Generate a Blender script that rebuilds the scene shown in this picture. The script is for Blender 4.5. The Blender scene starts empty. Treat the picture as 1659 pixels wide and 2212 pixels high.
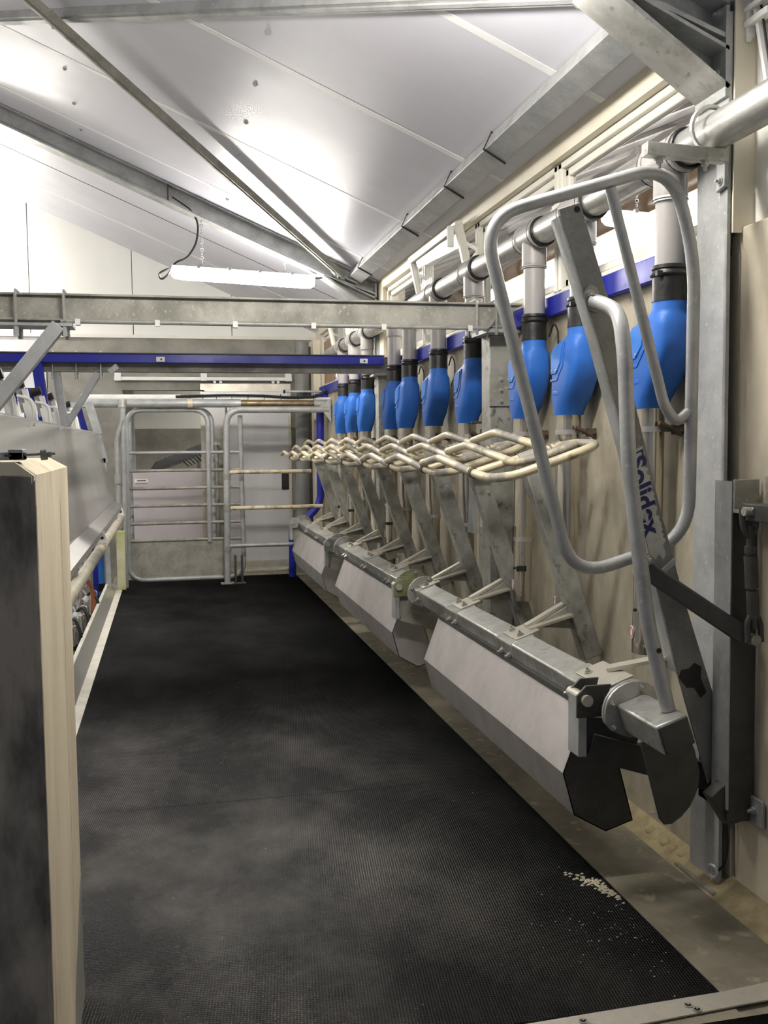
import bpy, bmesh, math, random
from mathutils import Vector, Matrix
random.seed(7)
S = bpy.context.scene
COL = S.collection
# ------------------------------------------------------------------ camera
cam = bpy.data.cameras.new('camera'); cam.sensor_fit = 'VERTICAL'; cam.sensor_height = 24.0
cam.lens = 2090.0 / 2212.0 * 24.0; cam.clip_start = 0.02
co = bpy.data.objects.new('camera', cam); COL.objects.link(co)
fwd = Vector((-468.5, 140.0, -2090.0)).normalized()            # corridor direction in camera axes
zup = Vector((-.0107, 1.0, 0)); zup.z = -(zup.x*fwd.x + zup.y*fwd.y)/fwd.z; zup.normalize()
xr = fwd.cross(zup)
rot = Matrix((xr, fwd, zup))                                   # camera axes -> world (rows are world axes)
co.matrix_world = Matrix.Translation((0, 0, 1.45)) @ rot.to_4x4()
S.camera = co
# ------------------------------------------------------------------ world, exposure
w = bpy.data.worlds.new('world'); S.world = w; w.use_nodes = True
w.node_tree.nodes['Background'].inputs[0].default_value = (.75, .82, 1, 1)
w.node_tree.nodes['Background'].inputs[1].default_value = .06
S.view_settings.view_transform = 'Standard'; S.view_settings.look = 'None'
S.view_settings.gamma = 1; S.view_settings.use_curve_mapping = False
S.view_settings.exposure = 1.68
S.cycles.use_denoising = True
S.cycles.max_bounces = 8; S.cycles.diffuse_bounces = 4; S.cycles.glossy_bounces = 4
S.cycles.sample_clamp_indirect = 6.0
LAMP = 34.0            # strength of the fluorescent diffusers
# ------------------------------------------------------------------ materials
def mat(name, c1, c2=None, scale=6, rough=.5, rough2=None, metal=0, bump=0, bscale=60, stretch=(1, 1, 1),
        lo=.4, hi=.62, detail=5, coat=0, speck=None, speck_scale=40, emis=None, estr=0, spec=.5):
    m = bpy.data.materials.new(name); m.use_nodes = True
    nt = m.node_tree; N = nt.nodes; L = nt.links; b = N['Principled BSDF']
    b.inputs['Base Color'].default_value = (*c1, 1); b.inputs['Roughness'].default_value = rough
    b.inputs['Metallic'].default_value = metal; b.inputs['Coat Weight'].default_value = coat
    b.inputs['Specular IOR Level'].default_value = spec
    tc = N.new('ShaderNodeTexCoord'); mp = N.new('ShaderNodeMapping'); mp.inputs['Scale'].default_value = stretch
    L.new(tc.outputs['Object'], mp.inputs['Vector'])
    if c2:
        n = N.new('ShaderNodeTexNoise'); n.inputs['Scale'].default_value = scale; n.inputs['Detail'].default_value = detail
        n.inputs['Roughness'].default_value = .62
        L.new(mp.outputs[0], n.inputs['Vector'])
        r = N.new('ShaderNodeMapRange'); r.inputs[1].default_value = lo; r.inputs[2].default_value = hi
        L.new(n.outputs['Fac'], r.inputs[0])
        mx = N.new('ShaderNodeMix'); mx.data_type = 'RGBA'
        mx.inputs[6].default_value = (*c1, 1); mx.inputs[7].default_value = (*c2, 1)
        L.new(r.outputs[0], mx.inputs[0]); out = mx.outputs[2]
        if speck:
            n2 = N.new('ShaderNodeTexNoise'); n2.inputs['Scale'].default_value = speck_scale; n2.inputs['Detail'].default_value = 3
            L.new(mp.outputs[0], n2.inputs['Vector'])
            r2 = N.new('ShaderNodeMapRange'); r2.inputs[1].default_value = .6; r2.inputs[2].default_value = .72
            L.new(n2.outputs['Fac'], r2.inputs[0])
            m2 = N.new('ShaderNodeMix'); m2.data_type = 'RGBA'; m2.inputs[7].default_value = (*speck, 1)
            L.new(out, m2.inputs[6]); L.new(r2.outputs[0], m2.inputs[0]); out = m2.outputs[2]
        L.new(out, b.inputs['Base Color'])
        if rough2 is not None:
            r3 = N.new('ShaderNodeMapRange'); r3.inputs[3].default_value = rough; r3.inputs[4].default_value = rough2
            L.new(r.outputs[0], r3.inputs[0]); L.new(r3.outputs[0], b.inputs['Roughness'])
    if bump:
        n3 = N.new('ShaderNodeTexNoise'); n3.inputs['Scale'].default_value = bscale; n3.inputs['Detail'].default_value = 4
        L.new(mp.outputs[0], n3.inputs['Vector'])
        bp = N.new('ShaderNodeBump'); bp.inputs['Strength'].default_value = bump; bp.inputs['Distance'].default_value = .01
        L.new(n3.outputs['Fac'], bp.inputs['Height']); L.new(bp.outputs[0], b.inputs['Normal'])
    if emis:
        b.inputs['Emission Color'].default_value = (*emis, 1); b.inputs['Emission Strength'].default_value = estr
    return m

galv = mat('galvanised steel', (.44, .45, .445), (.33, .34, .335), 7, .42, .55, .3, .08, 40, speck=(.50, .50, .49), speck_scale=60)
galv_worn = mat('weathered galvanised steel', (.36, .35, .305), (.25, .245, .21), 7, .5, .7, .2, .2, 30, speck=(.46, .44, .37), speck_scale=55)
galv_post = mat('mottled galvanised post', (.40, .40, .365), (.25, .255, .225), 7, .42, .6, .25, .12, 40, speck=(.15, .15, .13), speck_scale=24)
galv_top = mat('polished galvanised beam', (.52, .52, .495), (.36, .36, .33), 9, .28, .45, .5, .1, 30, speck=(.27, .28, .23), speck_scale=30)
loop_m = mat('dirty cream loop tube', (.66, .58, .40), (.30, .28, .24), 5, .42, .6, .1, .15, 60, lo=.50, hi=.60, speck=(.25, .20, .13), speck_scale=16)
steel_dark = mat('dark and shaded steel', (.060, .060, .056), (.085, .083, .075), 14, .5, .6, .3, .15, 50)  # dark steel; on backlit camera-facing parts shade is put into this colour
inox = mat('brushed stainless', (.56, .545, .53), (.50, .49, .475), 3, .34, .46, .85, .02, 20, stretch=(1, .3, 1))
inox_dirty = mat('dusty stainless trough', (.52, .49, .475), (.42, .40, .385), 4, .42, .55, .45, .03, 25)
inox_mirror = mat('polished splash shield', (.60, .59, .56), (.55, .545, .52), 2, .14, .2, .62, .10, 2.2, lo=.3, hi=.7)
inox_tube = mat('stainless tube', (.62, .585, .51), (.48, .45, .38), 3, .15, .22, .9, .02, 20, stretch=(1, 1, .2))
spiral = mat('spiral steel pipe', (.62, .62, .59), (.50, .50, .48), 25, .30, .42, .85, .06, 80, stretch=(1, .4, 1))
pvc = mat('grey pvc', (.36, .345, .335), (.33, .315, .305), 5, .32, .4, 0, .01, 60)
dark_pvc = mat('dark grey pvc', (.20, .20, .19), (.16, .16, .15), 5, .4, .5)
pvc_white = mat('white plastic', (.80, .80, .77), (.72, .72, .69), 5, .4, .5, 0)
upvc = mat('cream window frame', (.78, .76, .68), (.72, .70, .61), 4, .4, .5, 0)
black = mat('black rubber', (.006, .006, .006), (.012, .0115, .011), 12, .36, .45, 0, .1, 60)
blue_box = mat('blue moulded plastic', (.018, .125, .50), (.022, .145, .55), 5, .46, .55, 0, .04, 220)
blue_lid = mat('blue plastic cover', (.03, .19, .66), (.025, .17, .6), 5, .42, .5, 0, .03, 220)
blue_paint = mat('deep blue paint', (.012, .022, .36), (.010, .018, .28), 6, .28, .4, 0, .03, 40)
conc_wall = mat('stained concrete wall', (.53, .48, .375), (.26, .235, .17), 2.6, .75, .85, 0, .25, 24, speck=(.30, .27, .20), speck_scale=13, stretch=(1, 1, .6), lo=.36, hi=.68, detail=8)
conc_cream = mat('pale cast concrete', (.66, .585, .43), (.54, .47, .33), 5, .8, .9, 0, .2, 40, stretch=(1, 1, .25), speck=(.36, .29, .18), speck_scale=7)
conc_rough = mat('rough dark concrete', (.40, .35, .28), (.14, .125, .10), 8, .85, .95, 0, 1.6, 22, stretch=(1, 1, .4))
conc_floor = mat('worn cement ledge', (.235, .21, .155), (.16, .145, .105), 5, .7, .85, 0, .2, 30, speck=(.36, .32, .23), speck_scale=14)
conc_grey = mat('grey concrete', (.31, .295, .26), (.22, .21, .185), 3, .75, .85, 0, .2, 18)
mortar = mat('sandy mortar', (.40, .33, .19), (.28, .23, .13), 14, .9, .95, 0, .6, 30)
ceil_m = mat('white roof panel', (.63, .63, .69), (.60, .60, .66), 2, .36, .42, 0, .05, 90)
joint_m = mat('roof joint strip', (.86, .85, .86), (.80, .80, .80), 4, .4, .5, 0)
clad = mat('white cladding sheet', (.80, .795, .75), (.77, .765, .72), 2, .38, .45, 0, .02, 20, stretch=(1, 1, .1))
fascia_m = mat('cream fascia', (.80, .74, .60), (.74, .68, .54), 3, .5, .6, 0)
door_m = mat('brushed door panel', (.60, .59, .59), (.55, .54, .54), 3, .30, .42, .2, .02, 20, stretch=(1, 1, .25))
pink_m = mat('mauve grey panel', (.50, .455, .47), (.46, .42, .43), 3, .4, .5, 0)
brass = mat('dirty brass pipe', (.30, .225, .12), (.16, .12, .07), 10, .35, .6, .7, .15, 40)
yellowpost = mat('algae stained post', (.60, .58, .42), (.44, .47, .17), 4, .8, .9, 0, .2, 40)
white_dust = mat('pale feed dust', (.62, .57, .44), (.5, .46, .35), 30, .95)
alu = mat('aluminium edge strip', (.58, .55, .47), (.48, .455, .39), 8, .38, .5, .5, .1, 40)
pale_strip = mat('pale kerb strip', (.70, .67, .58), (.58, .56, .48), 6, .6, .7, 0, .1, 40)
rust = mat('rusty bracket', (.12, .085, .055), (.06, .045, .035), 20, .7, .8, .3, .3, 50)
red_hose = mat('terracotta hose', (.36, .12, .06), None, rough=.4)
wood_out = mat('brown boards', (.36, .24, .15), (.30, .20, .12), 4, .7)
roof_out = mat('dark outside roof', (.17, .155, .15), (.13, .12, .115), 3, .6)
batten_out = mat('grey battens', (.33, .31, .29), (.28, .26, .25), 4, .6)
green_m = mat('algae stained galvanised', (.20, .21, .10), (.33, .33, .22), 9, .55, .7, .3, .15, 40)
slab_m = mat('pale cast slab', (.68, .61, .47), (.46, .41, .31), 2.6, .75, .85, 0, .2, 30, lo=.38, hi=.70, detail=8, stretch=(1, 1, .6))
slat_m = mat('dull grey slats', (.30, .31, .33), (.25, .26, .28), 4, .5)
cream_pipe = mat('beige stained pipe', (.58, .53, .41), (.44, .41, .33), 5, .5, .6, .1, .2, 40)
navy = mat('navy lettering', (.010, .014, .10), None, rough=.45)
stick = mat('white sticker', (.56, .56, .54), (.46, .46, .44), 30, .55)
redm = mat('red print', (.45, .03, .03), None, rough=.5)
def emitter(name, c, s):
    m = bpy.data.materials.new(name); m.use_nodes = True; nt = m.node_tree
    for n in list(nt.nodes):
        if n.type == 'BSDF_PRINCIPLED': nt.nodes.remove(n)
    e = nt.nodes.new('ShaderNodeEmission'); e.inputs[0].default_value = (*c, 1); e.inputs[1].default_value = s
    nt.links.new(e.outputs[0], nt.nodes['Material Output'].inputs[0]); return m
tube_light = emitter('fluorescent diffuser', (1, .955, .885), LAMP)
daylight_panel = emitter('daylight strip', (1, .97, .92), 3.2)
lit_window = emitter('bright window pane', (.95, .98, 1), 2.2)
def glass_mat(name, tint=(.9, .9, .9), refl=.12):
    m = bpy.data.materials.new(name); m.use_nodes = True; nt = m.node_tree; N = nt.nodes; L = nt.links
    N.remove(N['Principled BSDF'])
    t = N.new('ShaderNodeBsdfTransparent'); t.inputs[0].default_value = (*tint, 1)
    g = N.new('ShaderNodeBsdfGlossy'); g.inputs['Roughness'].default_value = .03
    fr = N.new('ShaderNodeFresnel'); ge = N.new('ShaderNodeNewGeometry'); mr = N.new('ShaderNodeMapRange')
    mr.inputs[3].default_value = 1.40; mr.inputs[4].default_value = 1/1.40          # same reflection from either side of the pane
    L.new(ge.outputs['Backfacing'], mr.inputs[0]); L.new(mr.outputs[0], fr.inputs[0])
    mx = N.new('ShaderNodeMixShader')
    L.new(fr.outputs[0], mx.inputs[0]); L.new(t.outputs[0], mx.inputs[1]); L.new(g.outputs[0], mx.inputs[2])
    L.new(mx.outputs[0], N['Material Output'].inputs[0]); return m
glass = glass_mat('window glass')
def rubber_mat():
    m = bpy.data.materials.new('studded rubber mat'); m.use_nodes = True
    nt = m.node_tree; N = nt.nodes; L = nt.links; b = N['Principled BSDF']
    tc = N.new('ShaderNodeTexCoord')
    v = N.new('ShaderNodeTexVoronoi'); v.voronoi_dimensions = '2D'; v.inputs['Scale'].default_value = 118; v.inputs['Randomness'].default_value = 0
    mp = N.new('ShaderNodeMapping'); mp.inputs['Rotation'].default_value = (0, 0, .12); mp.inputs['Scale'].default_value = (1, 1, 1)
    L.new(tc.outputs['Object'], mp.inputs[0]); L.new(mp.outputs[0], v.inputs['Vector'])
    inv = N.new('ShaderNodeMapRange'); inv.inputs[1].default_value = 0; inv.inputs[2].default_value = .55; inv.inputs[3].default_value = 1; inv.inputs[4].default_value = 0
    L.new(v.outputs['Distance'], inv.inputs[0])
    bp = N.new('ShaderNodeBump'); bp.inputs['Strength'].default_value = .8; bp.inputs['Distance'].default_value = .005
    L.new(inv.outputs[0], bp.inputs['Height'])
    n = N.new('ShaderNodeTexNoise'); n.inputs['Scale'].default_value = 1.7; n.inputs['Detail'].default_value = 7; n.inputs['Roughness'].default_value = .65
    m2 = N.new('ShaderNodeMapping'); m2.inputs['Scale'].default_value = (1.1, .8, 1); L.new(tc.outputs['Object'], m2.inputs[0]); L.new(m2.outputs[0], n.inputs['Vector'])
    r = N.new('ShaderNodeMapRange'); r.inputs[1].default_value = .42; r.inputs[2].default_value = .66; L.new(n.outputs['Fac'], r.inputs[0])
    mx = N.new('ShaderNodeMix'); mx.data_type = 'RGBA'; mx.inputs[6].default_value = (.0028, .003, .003, 1); mx.inputs[7].default_value = (.034, .031, .026, 1)
    L.new(r.outputs[0], mx.inputs[0])
    n2 = N.new('ShaderNodeTexNoise'); n2.inputs['Scale'].default_value = 60; n2.inputs['Detail'].default_value = 2; L.new(tc.outputs['Object'], n2.inputs['Vector'])
    r2 = N.new('ShaderNodeMapRange'); r2.inputs[1].default_value = .70; r2.inputs[2].default_value = .76; L.new(n2.outputs['Fac'], r2.inputs[0])
    mx2 = N.new('ShaderNodeMix'); mx2.data_type = 'RGBA'; mx2.inputs[7].default_value = (.09, .085, .075, 1)
    L.new(mx.outputs[2], mx2.inputs[6]); L.new(r2.outputs[0], mx2.inputs[0])
    N.remove(b)
    df = N.new('ShaderNodeBsdfDiffuse'); gl = N.new('ShaderNodeBsdfGlossy'); mxs = N.new('ShaderNodeMixShader'); lw = N.new('ShaderNodeLayerWeight')
    lw.inputs[0].default_value = .5; L.new(bp.outputs[0], df.inputs['Normal']); L.new(bp.outputs[0], gl.inputs['Normal'])
    gl.inputs['Roughness'].default_value = .36
    pw = N.new('ShaderNodeMath'); pw.operation = 'POWER'; pw.inputs[1].default_value = 3; L.new(lw.outputs['Facing'], pw.inputs[0])
    fr = N.new('ShaderNodeMapRange'); fr.inputs[3].default_value = .055; fr.inputs[4].default_value = .19
    L.new(pw.outputs[0], fr.inputs[0])
    du = N.new('ShaderNodeMapRange'); du.inputs[3].default_value = .75; du.inputs[4].default_value = 1.35; L.new(r.outputs[0], du.inputs[0])
    ml = N.new('ShaderNodeMath'); ml.operation = 'MULTIPLY'; L.new(fr.outputs[0], ml.inputs[0]); L.new(du.outputs[0], ml.inputs[1])
    # near half worn and dusty, far half black; fade rightward paints the lamp sheen's falloff
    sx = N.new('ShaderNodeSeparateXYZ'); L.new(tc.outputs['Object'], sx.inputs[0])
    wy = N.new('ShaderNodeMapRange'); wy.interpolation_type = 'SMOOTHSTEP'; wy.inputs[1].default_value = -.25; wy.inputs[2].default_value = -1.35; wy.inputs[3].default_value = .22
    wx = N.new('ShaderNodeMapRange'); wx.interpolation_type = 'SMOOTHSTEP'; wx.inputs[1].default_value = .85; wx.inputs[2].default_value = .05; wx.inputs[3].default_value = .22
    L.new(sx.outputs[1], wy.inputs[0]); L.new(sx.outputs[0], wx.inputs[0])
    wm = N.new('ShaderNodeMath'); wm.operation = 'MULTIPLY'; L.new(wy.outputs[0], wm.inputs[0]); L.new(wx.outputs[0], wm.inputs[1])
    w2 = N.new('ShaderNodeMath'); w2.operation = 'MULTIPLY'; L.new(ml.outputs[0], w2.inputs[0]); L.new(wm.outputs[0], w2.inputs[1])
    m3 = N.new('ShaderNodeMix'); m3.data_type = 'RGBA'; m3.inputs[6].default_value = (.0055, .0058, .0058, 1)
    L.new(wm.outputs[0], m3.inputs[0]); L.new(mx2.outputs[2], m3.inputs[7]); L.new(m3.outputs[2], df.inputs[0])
    L.new(w2.outputs[0], mxs.inputs[0]); L.new(df.outputs[0], mxs.inputs[1]); L.new(gl.outputs[0], mxs.inputs[2])
    L.new(mxs.outputs[0], N['Material Output'].inputs[0])
    return m
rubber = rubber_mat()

# ------------------------------------------------------------------ mesh helpers
def V(*a): return Vector(a)
class MB:
    def __init__(s): s.v = []; s.f = []
    def add(s, vs, fs):
        o = len(s.v); s.v += [Vector(q) for q in vs]; s.f += [tuple(i+o for i in f) for f in fs]; return s
    def box(s, x0, x1, y0, y1, z0, z1):
        return s.add([(x, y, z) for z in (z0, z1) for y in (y0, y1) for x in (x0, x1)],
                     [(0, 2, 3, 1), (4, 5, 7, 6), (0, 1, 5, 4), (1, 3, 7, 5), (3, 2, 6, 7), (2, 0, 4, 6)])
    def obox(s, c, a, b, d):
        c, a, b, d = map(Vector, (c, a, b, d))
        return s.add([c+a*i+b*j+d*k for k in (-1, 1) for j in (-1, 1) for i in (-1, 1)],
                     [(0, 2, 3, 1), (4, 5, 7, 6), (0, 1, 5, 4), (1, 3, 7, 5), (3, 2, 6, 7), (2, 0, 4, 6)])
    def bar(s, p0, p1, w, h, up=(0, 0, 1)):
        p0, p1, up = map(Vector, (p0, p1, up)); t = (p1-p0); l = t.length; t /= l
        sd = t.cross(up)
        if sd.length < 1e-4: sd = t.cross(Vector((1, 0, 0)))
        sd.normalize(); u = sd.cross(t)
        return s.obox((p0+p1)/2, t*l/2, sd*w/2, u*h/2)
    def prism(s, pts, ext):
        n = len(pts); ext = Vector(ext); pts = [Vector(p) for p in pts]
        return s.add(pts+[p+ext for p in pts], [tuple(range(n))[::-1], tuple(range(n, 2*n))]+[(i, (i+1) % n, n+(i+1) % n, n+i) for i in range(n)])
    def tube(s, pts, r, n=10, fil=0, fs=5, caps=True, closed=False, r2=None):
        pts = [Vector(p) for p in pts]
        if fil > 0 and len(pts) > 2:
            q = [] if closed else [pts[0]]
            rng = range(len(pts)) if closed else range(1, len(pts)-1)
            for i in rng:
                a, b, c = pts[i-1], pts[i], pts[(i+1) % len(pts)]
                d = min(fil, (a-b).length*.48, (c-b).length*.48)
                e, g = b+(a-b).normalized()*d, b+(c-b).normalized()*d
                for k in range(fs+1):
                    t = k/fs; q.append(e*(1-t)**2+b*2*t*(1-t)+g*t*t)
            if not closed: q.append(pts[-1])
            pts = q
        m = len(pts); T = []
        for i in range(m):
            if closed: t = pts[(i+1) % m]-pts[i-1]
            else: t = pts[min(i+1, m-1)]-pts[max(i-1, 0)]
            T.append(t.normalized())
        ref = Vector((0, 0, 1)) if abs(T[0].z) < .9 else Vector((1, 0, 0))
        nr = (ref-T[0]*ref.dot(T[0])).normalized(); vs = []
        for i in range(m):
            nr = (nr-T[i]*nr.dot(T[i])).normalized(); bn = T[i].cross(nr)
            rr = r if r2 is None else r+(r2-r)*i/(m-1)
            for k in range(n):
                a = 2*math.pi*k/n; vs.append(pts[i]+(nr*math.cos(a)+bn*math.sin(a))*rr)
        fc = [(i*n+k, i*n+(k+1) % n, ((i+1) % m)*n+(k+1) % n, ((i+1) % m)*n+k) for i in range(m if closed else m-1) for k in range(n)]
        if caps and not closed: fc += [tuple(range(n))[::-1], tuple((m-1)*n+k for k in range(n))]
        return s.add(vs, fc)
    def cyl(s, p0, p1, r, n=14, r2=None): return s.tube([p0, p1], r, n, r2=r2)
    def lathe(s, c, prof, n=20, axis='z'):
        c = Vector(c); vs = []
        for r, h in prof:
            for k in range(n):
                a = 2*math.pi*k/n; x, y = r*math.cos(a), r*math.sin(a)
                vs.append(c+(Vector((x, y, h)) if axis == 'z' else Vector((x, h, y)) if axis == 'y' else Vector((h, x, y))))
        m = len(prof)
        fc = [(i*n+k, i*n+(k+1) % n, (i+1)*n+(k+1) % n, (i+1)*n+k) for i in range(m-1) for k in range(n)]
        fc += [tuple(range(n))[::-1], tuple((m-1)*n+k for k in range(n))]
        return s.add(vs, fc)
    def torus(s, c, axis, R, r, n=20, k=6):
        c = Vector(c); a = Vector(axis).normalized(); u = a.orthogonal().normalized(); w_ = a.cross(u)
        return s.tube([c+(u*math.cos(2*math.pi*i/n)+w_*math.sin(2*math.pi*i/n))*R for i in range(n)], r, k, closed=True)
    def bolt(s, p, d, r=.009, h=.009, n=6):
        p = Vector(p); d = Vector(d).normalized()
        s.cyl(p-d*.002, p+d*.003, r*1.5, 10); return s.cyl(p, p+d*h, r, n).cyl(p+d*h, p+d*h*2.0, r*.5, 6)
ANG = math.radians(38)
SPLIT = {'bolt', 'band', 'lug', 'clip', 'u_bolt', 'nut', 'conduit_clip', 'tie_wire', 'rivet', 'roller', 'bottom_bracket', 'handle_slot', 'leg', 'stay', 'cable', 'conduit', 'cable_tie', 'screw', 'collar', 'sleeve', 'coupling', 'stand', 'hole', 'pin', 'clamp_bolt', 'stiffener', 'arm'}
def islands(mb):
    # connected pieces of a mesh; pieces whose boxes meet belong together
    n = len(mb.v); par = list(range(n))
    def fd(i):
        while par[i] != i: par[i] = par[par[i]]; i = par[i]
        return i
    for f in mb.f:
        a = fd(f[0])
        for q in f[1:]: par[fd(q)] = a
    g = {}
    for i in range(n): g.setdefault(fd(i), []).append(i)
    L = []
    for ids in g.values():
        P = [mb.v[i] for i in ids]
        L.append([[min(p[k] for p in P) for k in range(3)], [max(p[k] for p in P) for k in range(3)], set(ids)])
    go = True
    while go:
        go = False
        for i in range(len(L)):
            for j in range(i+1, len(L)):
                if all(L[i][0][k] <= L[j][1][k]+1e-4 and L[j][0][k] <= L[i][1][k]+1e-4 for k in range(3)):
                    L[i] = [[min(L[i][0][k], L[j][0][k]) for k in range(3)], [max(L[i][1][k], L[j][1][k]) for k in range(3)], L[i][2] | L[j][2]]
                    L.pop(j); go = True; break
            if go: break
    out = []
    for _, _, ids in L:
        o = MB(); ix = sorted(ids); mp = {q: k for k, q in enumerate(ix)}
        o.v = [mb.v[q] for q in ix]; o.f = [tuple(mp[q] for q in f) for f in mb.f if f[0] in ids]; out.append(o)
    return out
def build(name, mb, m, parent=None, bevel=0, origin=None, kind=None):
    if parent is not None and kind is None and name in SPLIT:
        pcs = islands(mb)
        if len(pcs) > 1: return [build1(name, q, m, parent, bevel) for q in pcs][0]
    return build1(name, mb, m, parent, bevel, origin, kind)
def build1(name, mb, m, parent=None, bevel=0, origin=None, kind=None):
    me = bpy.data.meshes.new(name)
    base = parent['_o'] if parent is not None else origin
    if base is None:
        xs = [p.x for p in mb.v]; ys = [p.y for p in mb.v]; zs = [p.z for p in mb.v]
        base = (sum((min(xs), max(xs)))/2, sum((min(ys), max(ys)))/2, min(zs))
    b = Vector(base)
    me.from_pydata([p-b for p in mb.v], [], mb.f)
    bm = bmesh.new(); bm.from_mesh(me); bmesh.ops.recalc_face_normals(bm, faces=bm.faces[:]); bm.to_mesh(me); bm.free()
    me.polygons.foreach_set('use_smooth', [True]*len(me.polygons)); me.set_sharp_from_angle(angle=ANG)
    me.materials.append(m)
    o = bpy.data.objects.new(name, me); COL.objects.link(o)
    if parent is not None: o.parent = parent
    else: o.location = b
    o['_o'] = tuple(base)
    if bevel:
        md = o.modifiers.new('bevel', 'BEVEL'); md.width = bevel; md.segments = 2; md.limit_method = 'ANGLE'
    if kind: o['kind'] = kind
    return o
def thing(name, label, cat, loc=(0, 0, 0), group=None):
    o = bpy.data.objects.new(name, None); COL.objects.link(o); o.location = loc; o['_o'] = tuple(loc)
    o.empty_display_size = .1
    o['label'] = label; o['category'] = cat
    if group: o['group'] = group
    return o
def struct(name, loc=(0, 0, 0)):
    o = bpy.data.objects.new(name, None); COL.objects.link(o); o.location = loc; o['_o'] = tuple(loc); o['kind'] = 'structure'; o.empty_display_size = .1
    return o
def tag(o, label, cat, group=None):
    o['label'] = label; o['category'] = cat
    if group: o['group'] = group
    return o
def shape(name, mb, m, kind='structure', bevel=0): return build(name, mb, m, None, bevel, kind=kind)
def dup(root, off, label=None, **kw):
    def rec(o, par):
        c = o.copy(); COL.objects.link(c); c.parent = par
        for ch in o.children: rec(ch, c)
        return c
    r = rec(root, None); r.location = root.location+Vector(off)
    if label: r['label'] = label
    return r
ORD = ['nearest', 'second', 'third', 'fourth', 'fifth', 'sixth', 'seventh', 'eighth', 'ninth', 'tenth']
WX = 1.74                       # face of the right-hand concrete wall
EY = 11.4                       # face of the end wall
YN, YF = 2.815, 7.9             # near and far portal frames
def CZ(x): return 2.79+.43*(1.70-x)      # underside of the roof
SL = V(-1, 0, .43).normalized(); NRM = V(-.43, 0, -1).normalized()   # up the slope / down from the roof
TH = math.radians(18.4); CU, SU = math.cos(TH), math.sin(TH)
def FR(u, y, v): return V(1.37+u*CU-v*SU, y, .63+u*SU+v*CU)          # frame of the tilted stall front
UD, VD = V(CU, 0, SU), V(-SU, 0, CU)

# ================================================================== STRUCTURE
fl = struct('floor')
build('slab', MB().box(-.54, 2.2, .6, 14.8, -.2, -.012).box(-.54, 1.388, .6, 2.18, -.02, -.004), conc_floor, fl)
build('ledge', MB().box(1.388, 1.72, 2.17, 11.35, -.02, 0), conc_floor, fl)
build('fillet', MB().prism([(1.655, .8, 0), (1.75, .8, 0), (1.75, .8, .05)], (0, 10.5, 0)), mortar, fl)
build('pit_floor', MB().box(-3.2, -.54, .6, 11.4, -1.05, -1.0), conc_grey, fl)
build('far_platform', MB().box(-5.6, -3.2, .6, 11.4, -.3, 0), conc_grey, fl)
build('pit_wall', MB().box(-.62, -.53, .6, 11.4, -1.0, -.02), conc_grey, fl)
# roof: panels run up the slope, joints recessed under pale strips
ce = struct('ceiling')
JY = [1.15, 2.38, 3.615, 4.785, 6.13, 7.36, 8.3, 9.15, 10.2, 11.45]
XE, XT = 1.76, -2.6
for a, b in zip(JY[:-1], JY[1:]):
    build('panel', MB().prism([(XE, a+.012, CZ(XE)), (XT, a+.012, CZ(XT)), (XT, b-.012, CZ(XT)), (XE, b-.012, CZ(XE))], (.04, 0, .08)), ceil_m, ce)
for y in JY[1:-1]:
    dark = y in (9.15,)
    wd = .006 if dark else .024
    build('joint_strip', MB().prism([(XE, y-wd, CZ(XE)-.002), (XT, y-wd, CZ(XT)-.002), (XT, y+wd, CZ(XT)-.002), (XE, y+wd, CZ(XE)-.002)], (.02, 0, .04)), steel_dark if dark else joint_m, ce)
sc_ = MB()
for x in (.49, -.55):
    for y in (4.5, 5.14, 5.74, 6.34, 6.95, 7.5):
        p = V(x, y, CZ(x)); sc_.cyl(p, p+NRM*.006, .013, 10).cyl(p, p+NRM*.012, .007, 6)
build('screw', sc_, galv, ce, kind='stuff')
build('far_slope', MB().prism([(XT, 1.15, CZ(XT)), (-7, 1.15, CZ(XT)-1.7), (-7, 11.45, CZ(XT)-1.7), (XT, 11.45, CZ(XT))], (0, 0, .08)), ceil_m, ce)
# right wall
wr = struct('wall_right')
for a, b in ((2.72, 5.35), (5.36, 7.86), (7.87, 11.36)):
    build('concrete_panel', MB().box(WX, WX+.14, a, b, -.02, 2.03), conc_wall, wr)
build('pier', MB().box(1.72, 1.9, 7.66, 7.98, 2.03, 2.80), fascia_m, wr)
build('pier', MB().box(1.74, 1.9, 10.95, 11.4, 2.03, 2.80), fascia_m, wr)
build('head_board', MB().prism([(1.705, 2.92, CZ(1.705)+.002), (1.712, 2.92, 2.702), (1.86, 2.92, 2.702), (1.86, 2.92, CZ(1.7))], (0, 4.74, 0)).prism([(1.705, 7.98, CZ(1.705)+.002), (1.712, 7.98, 2.702), (1.86, 7.98, 2.702), (1.86, 7.98, CZ(1.7))], (0, 3.0, 0)), fascia_m, wr)
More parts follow.
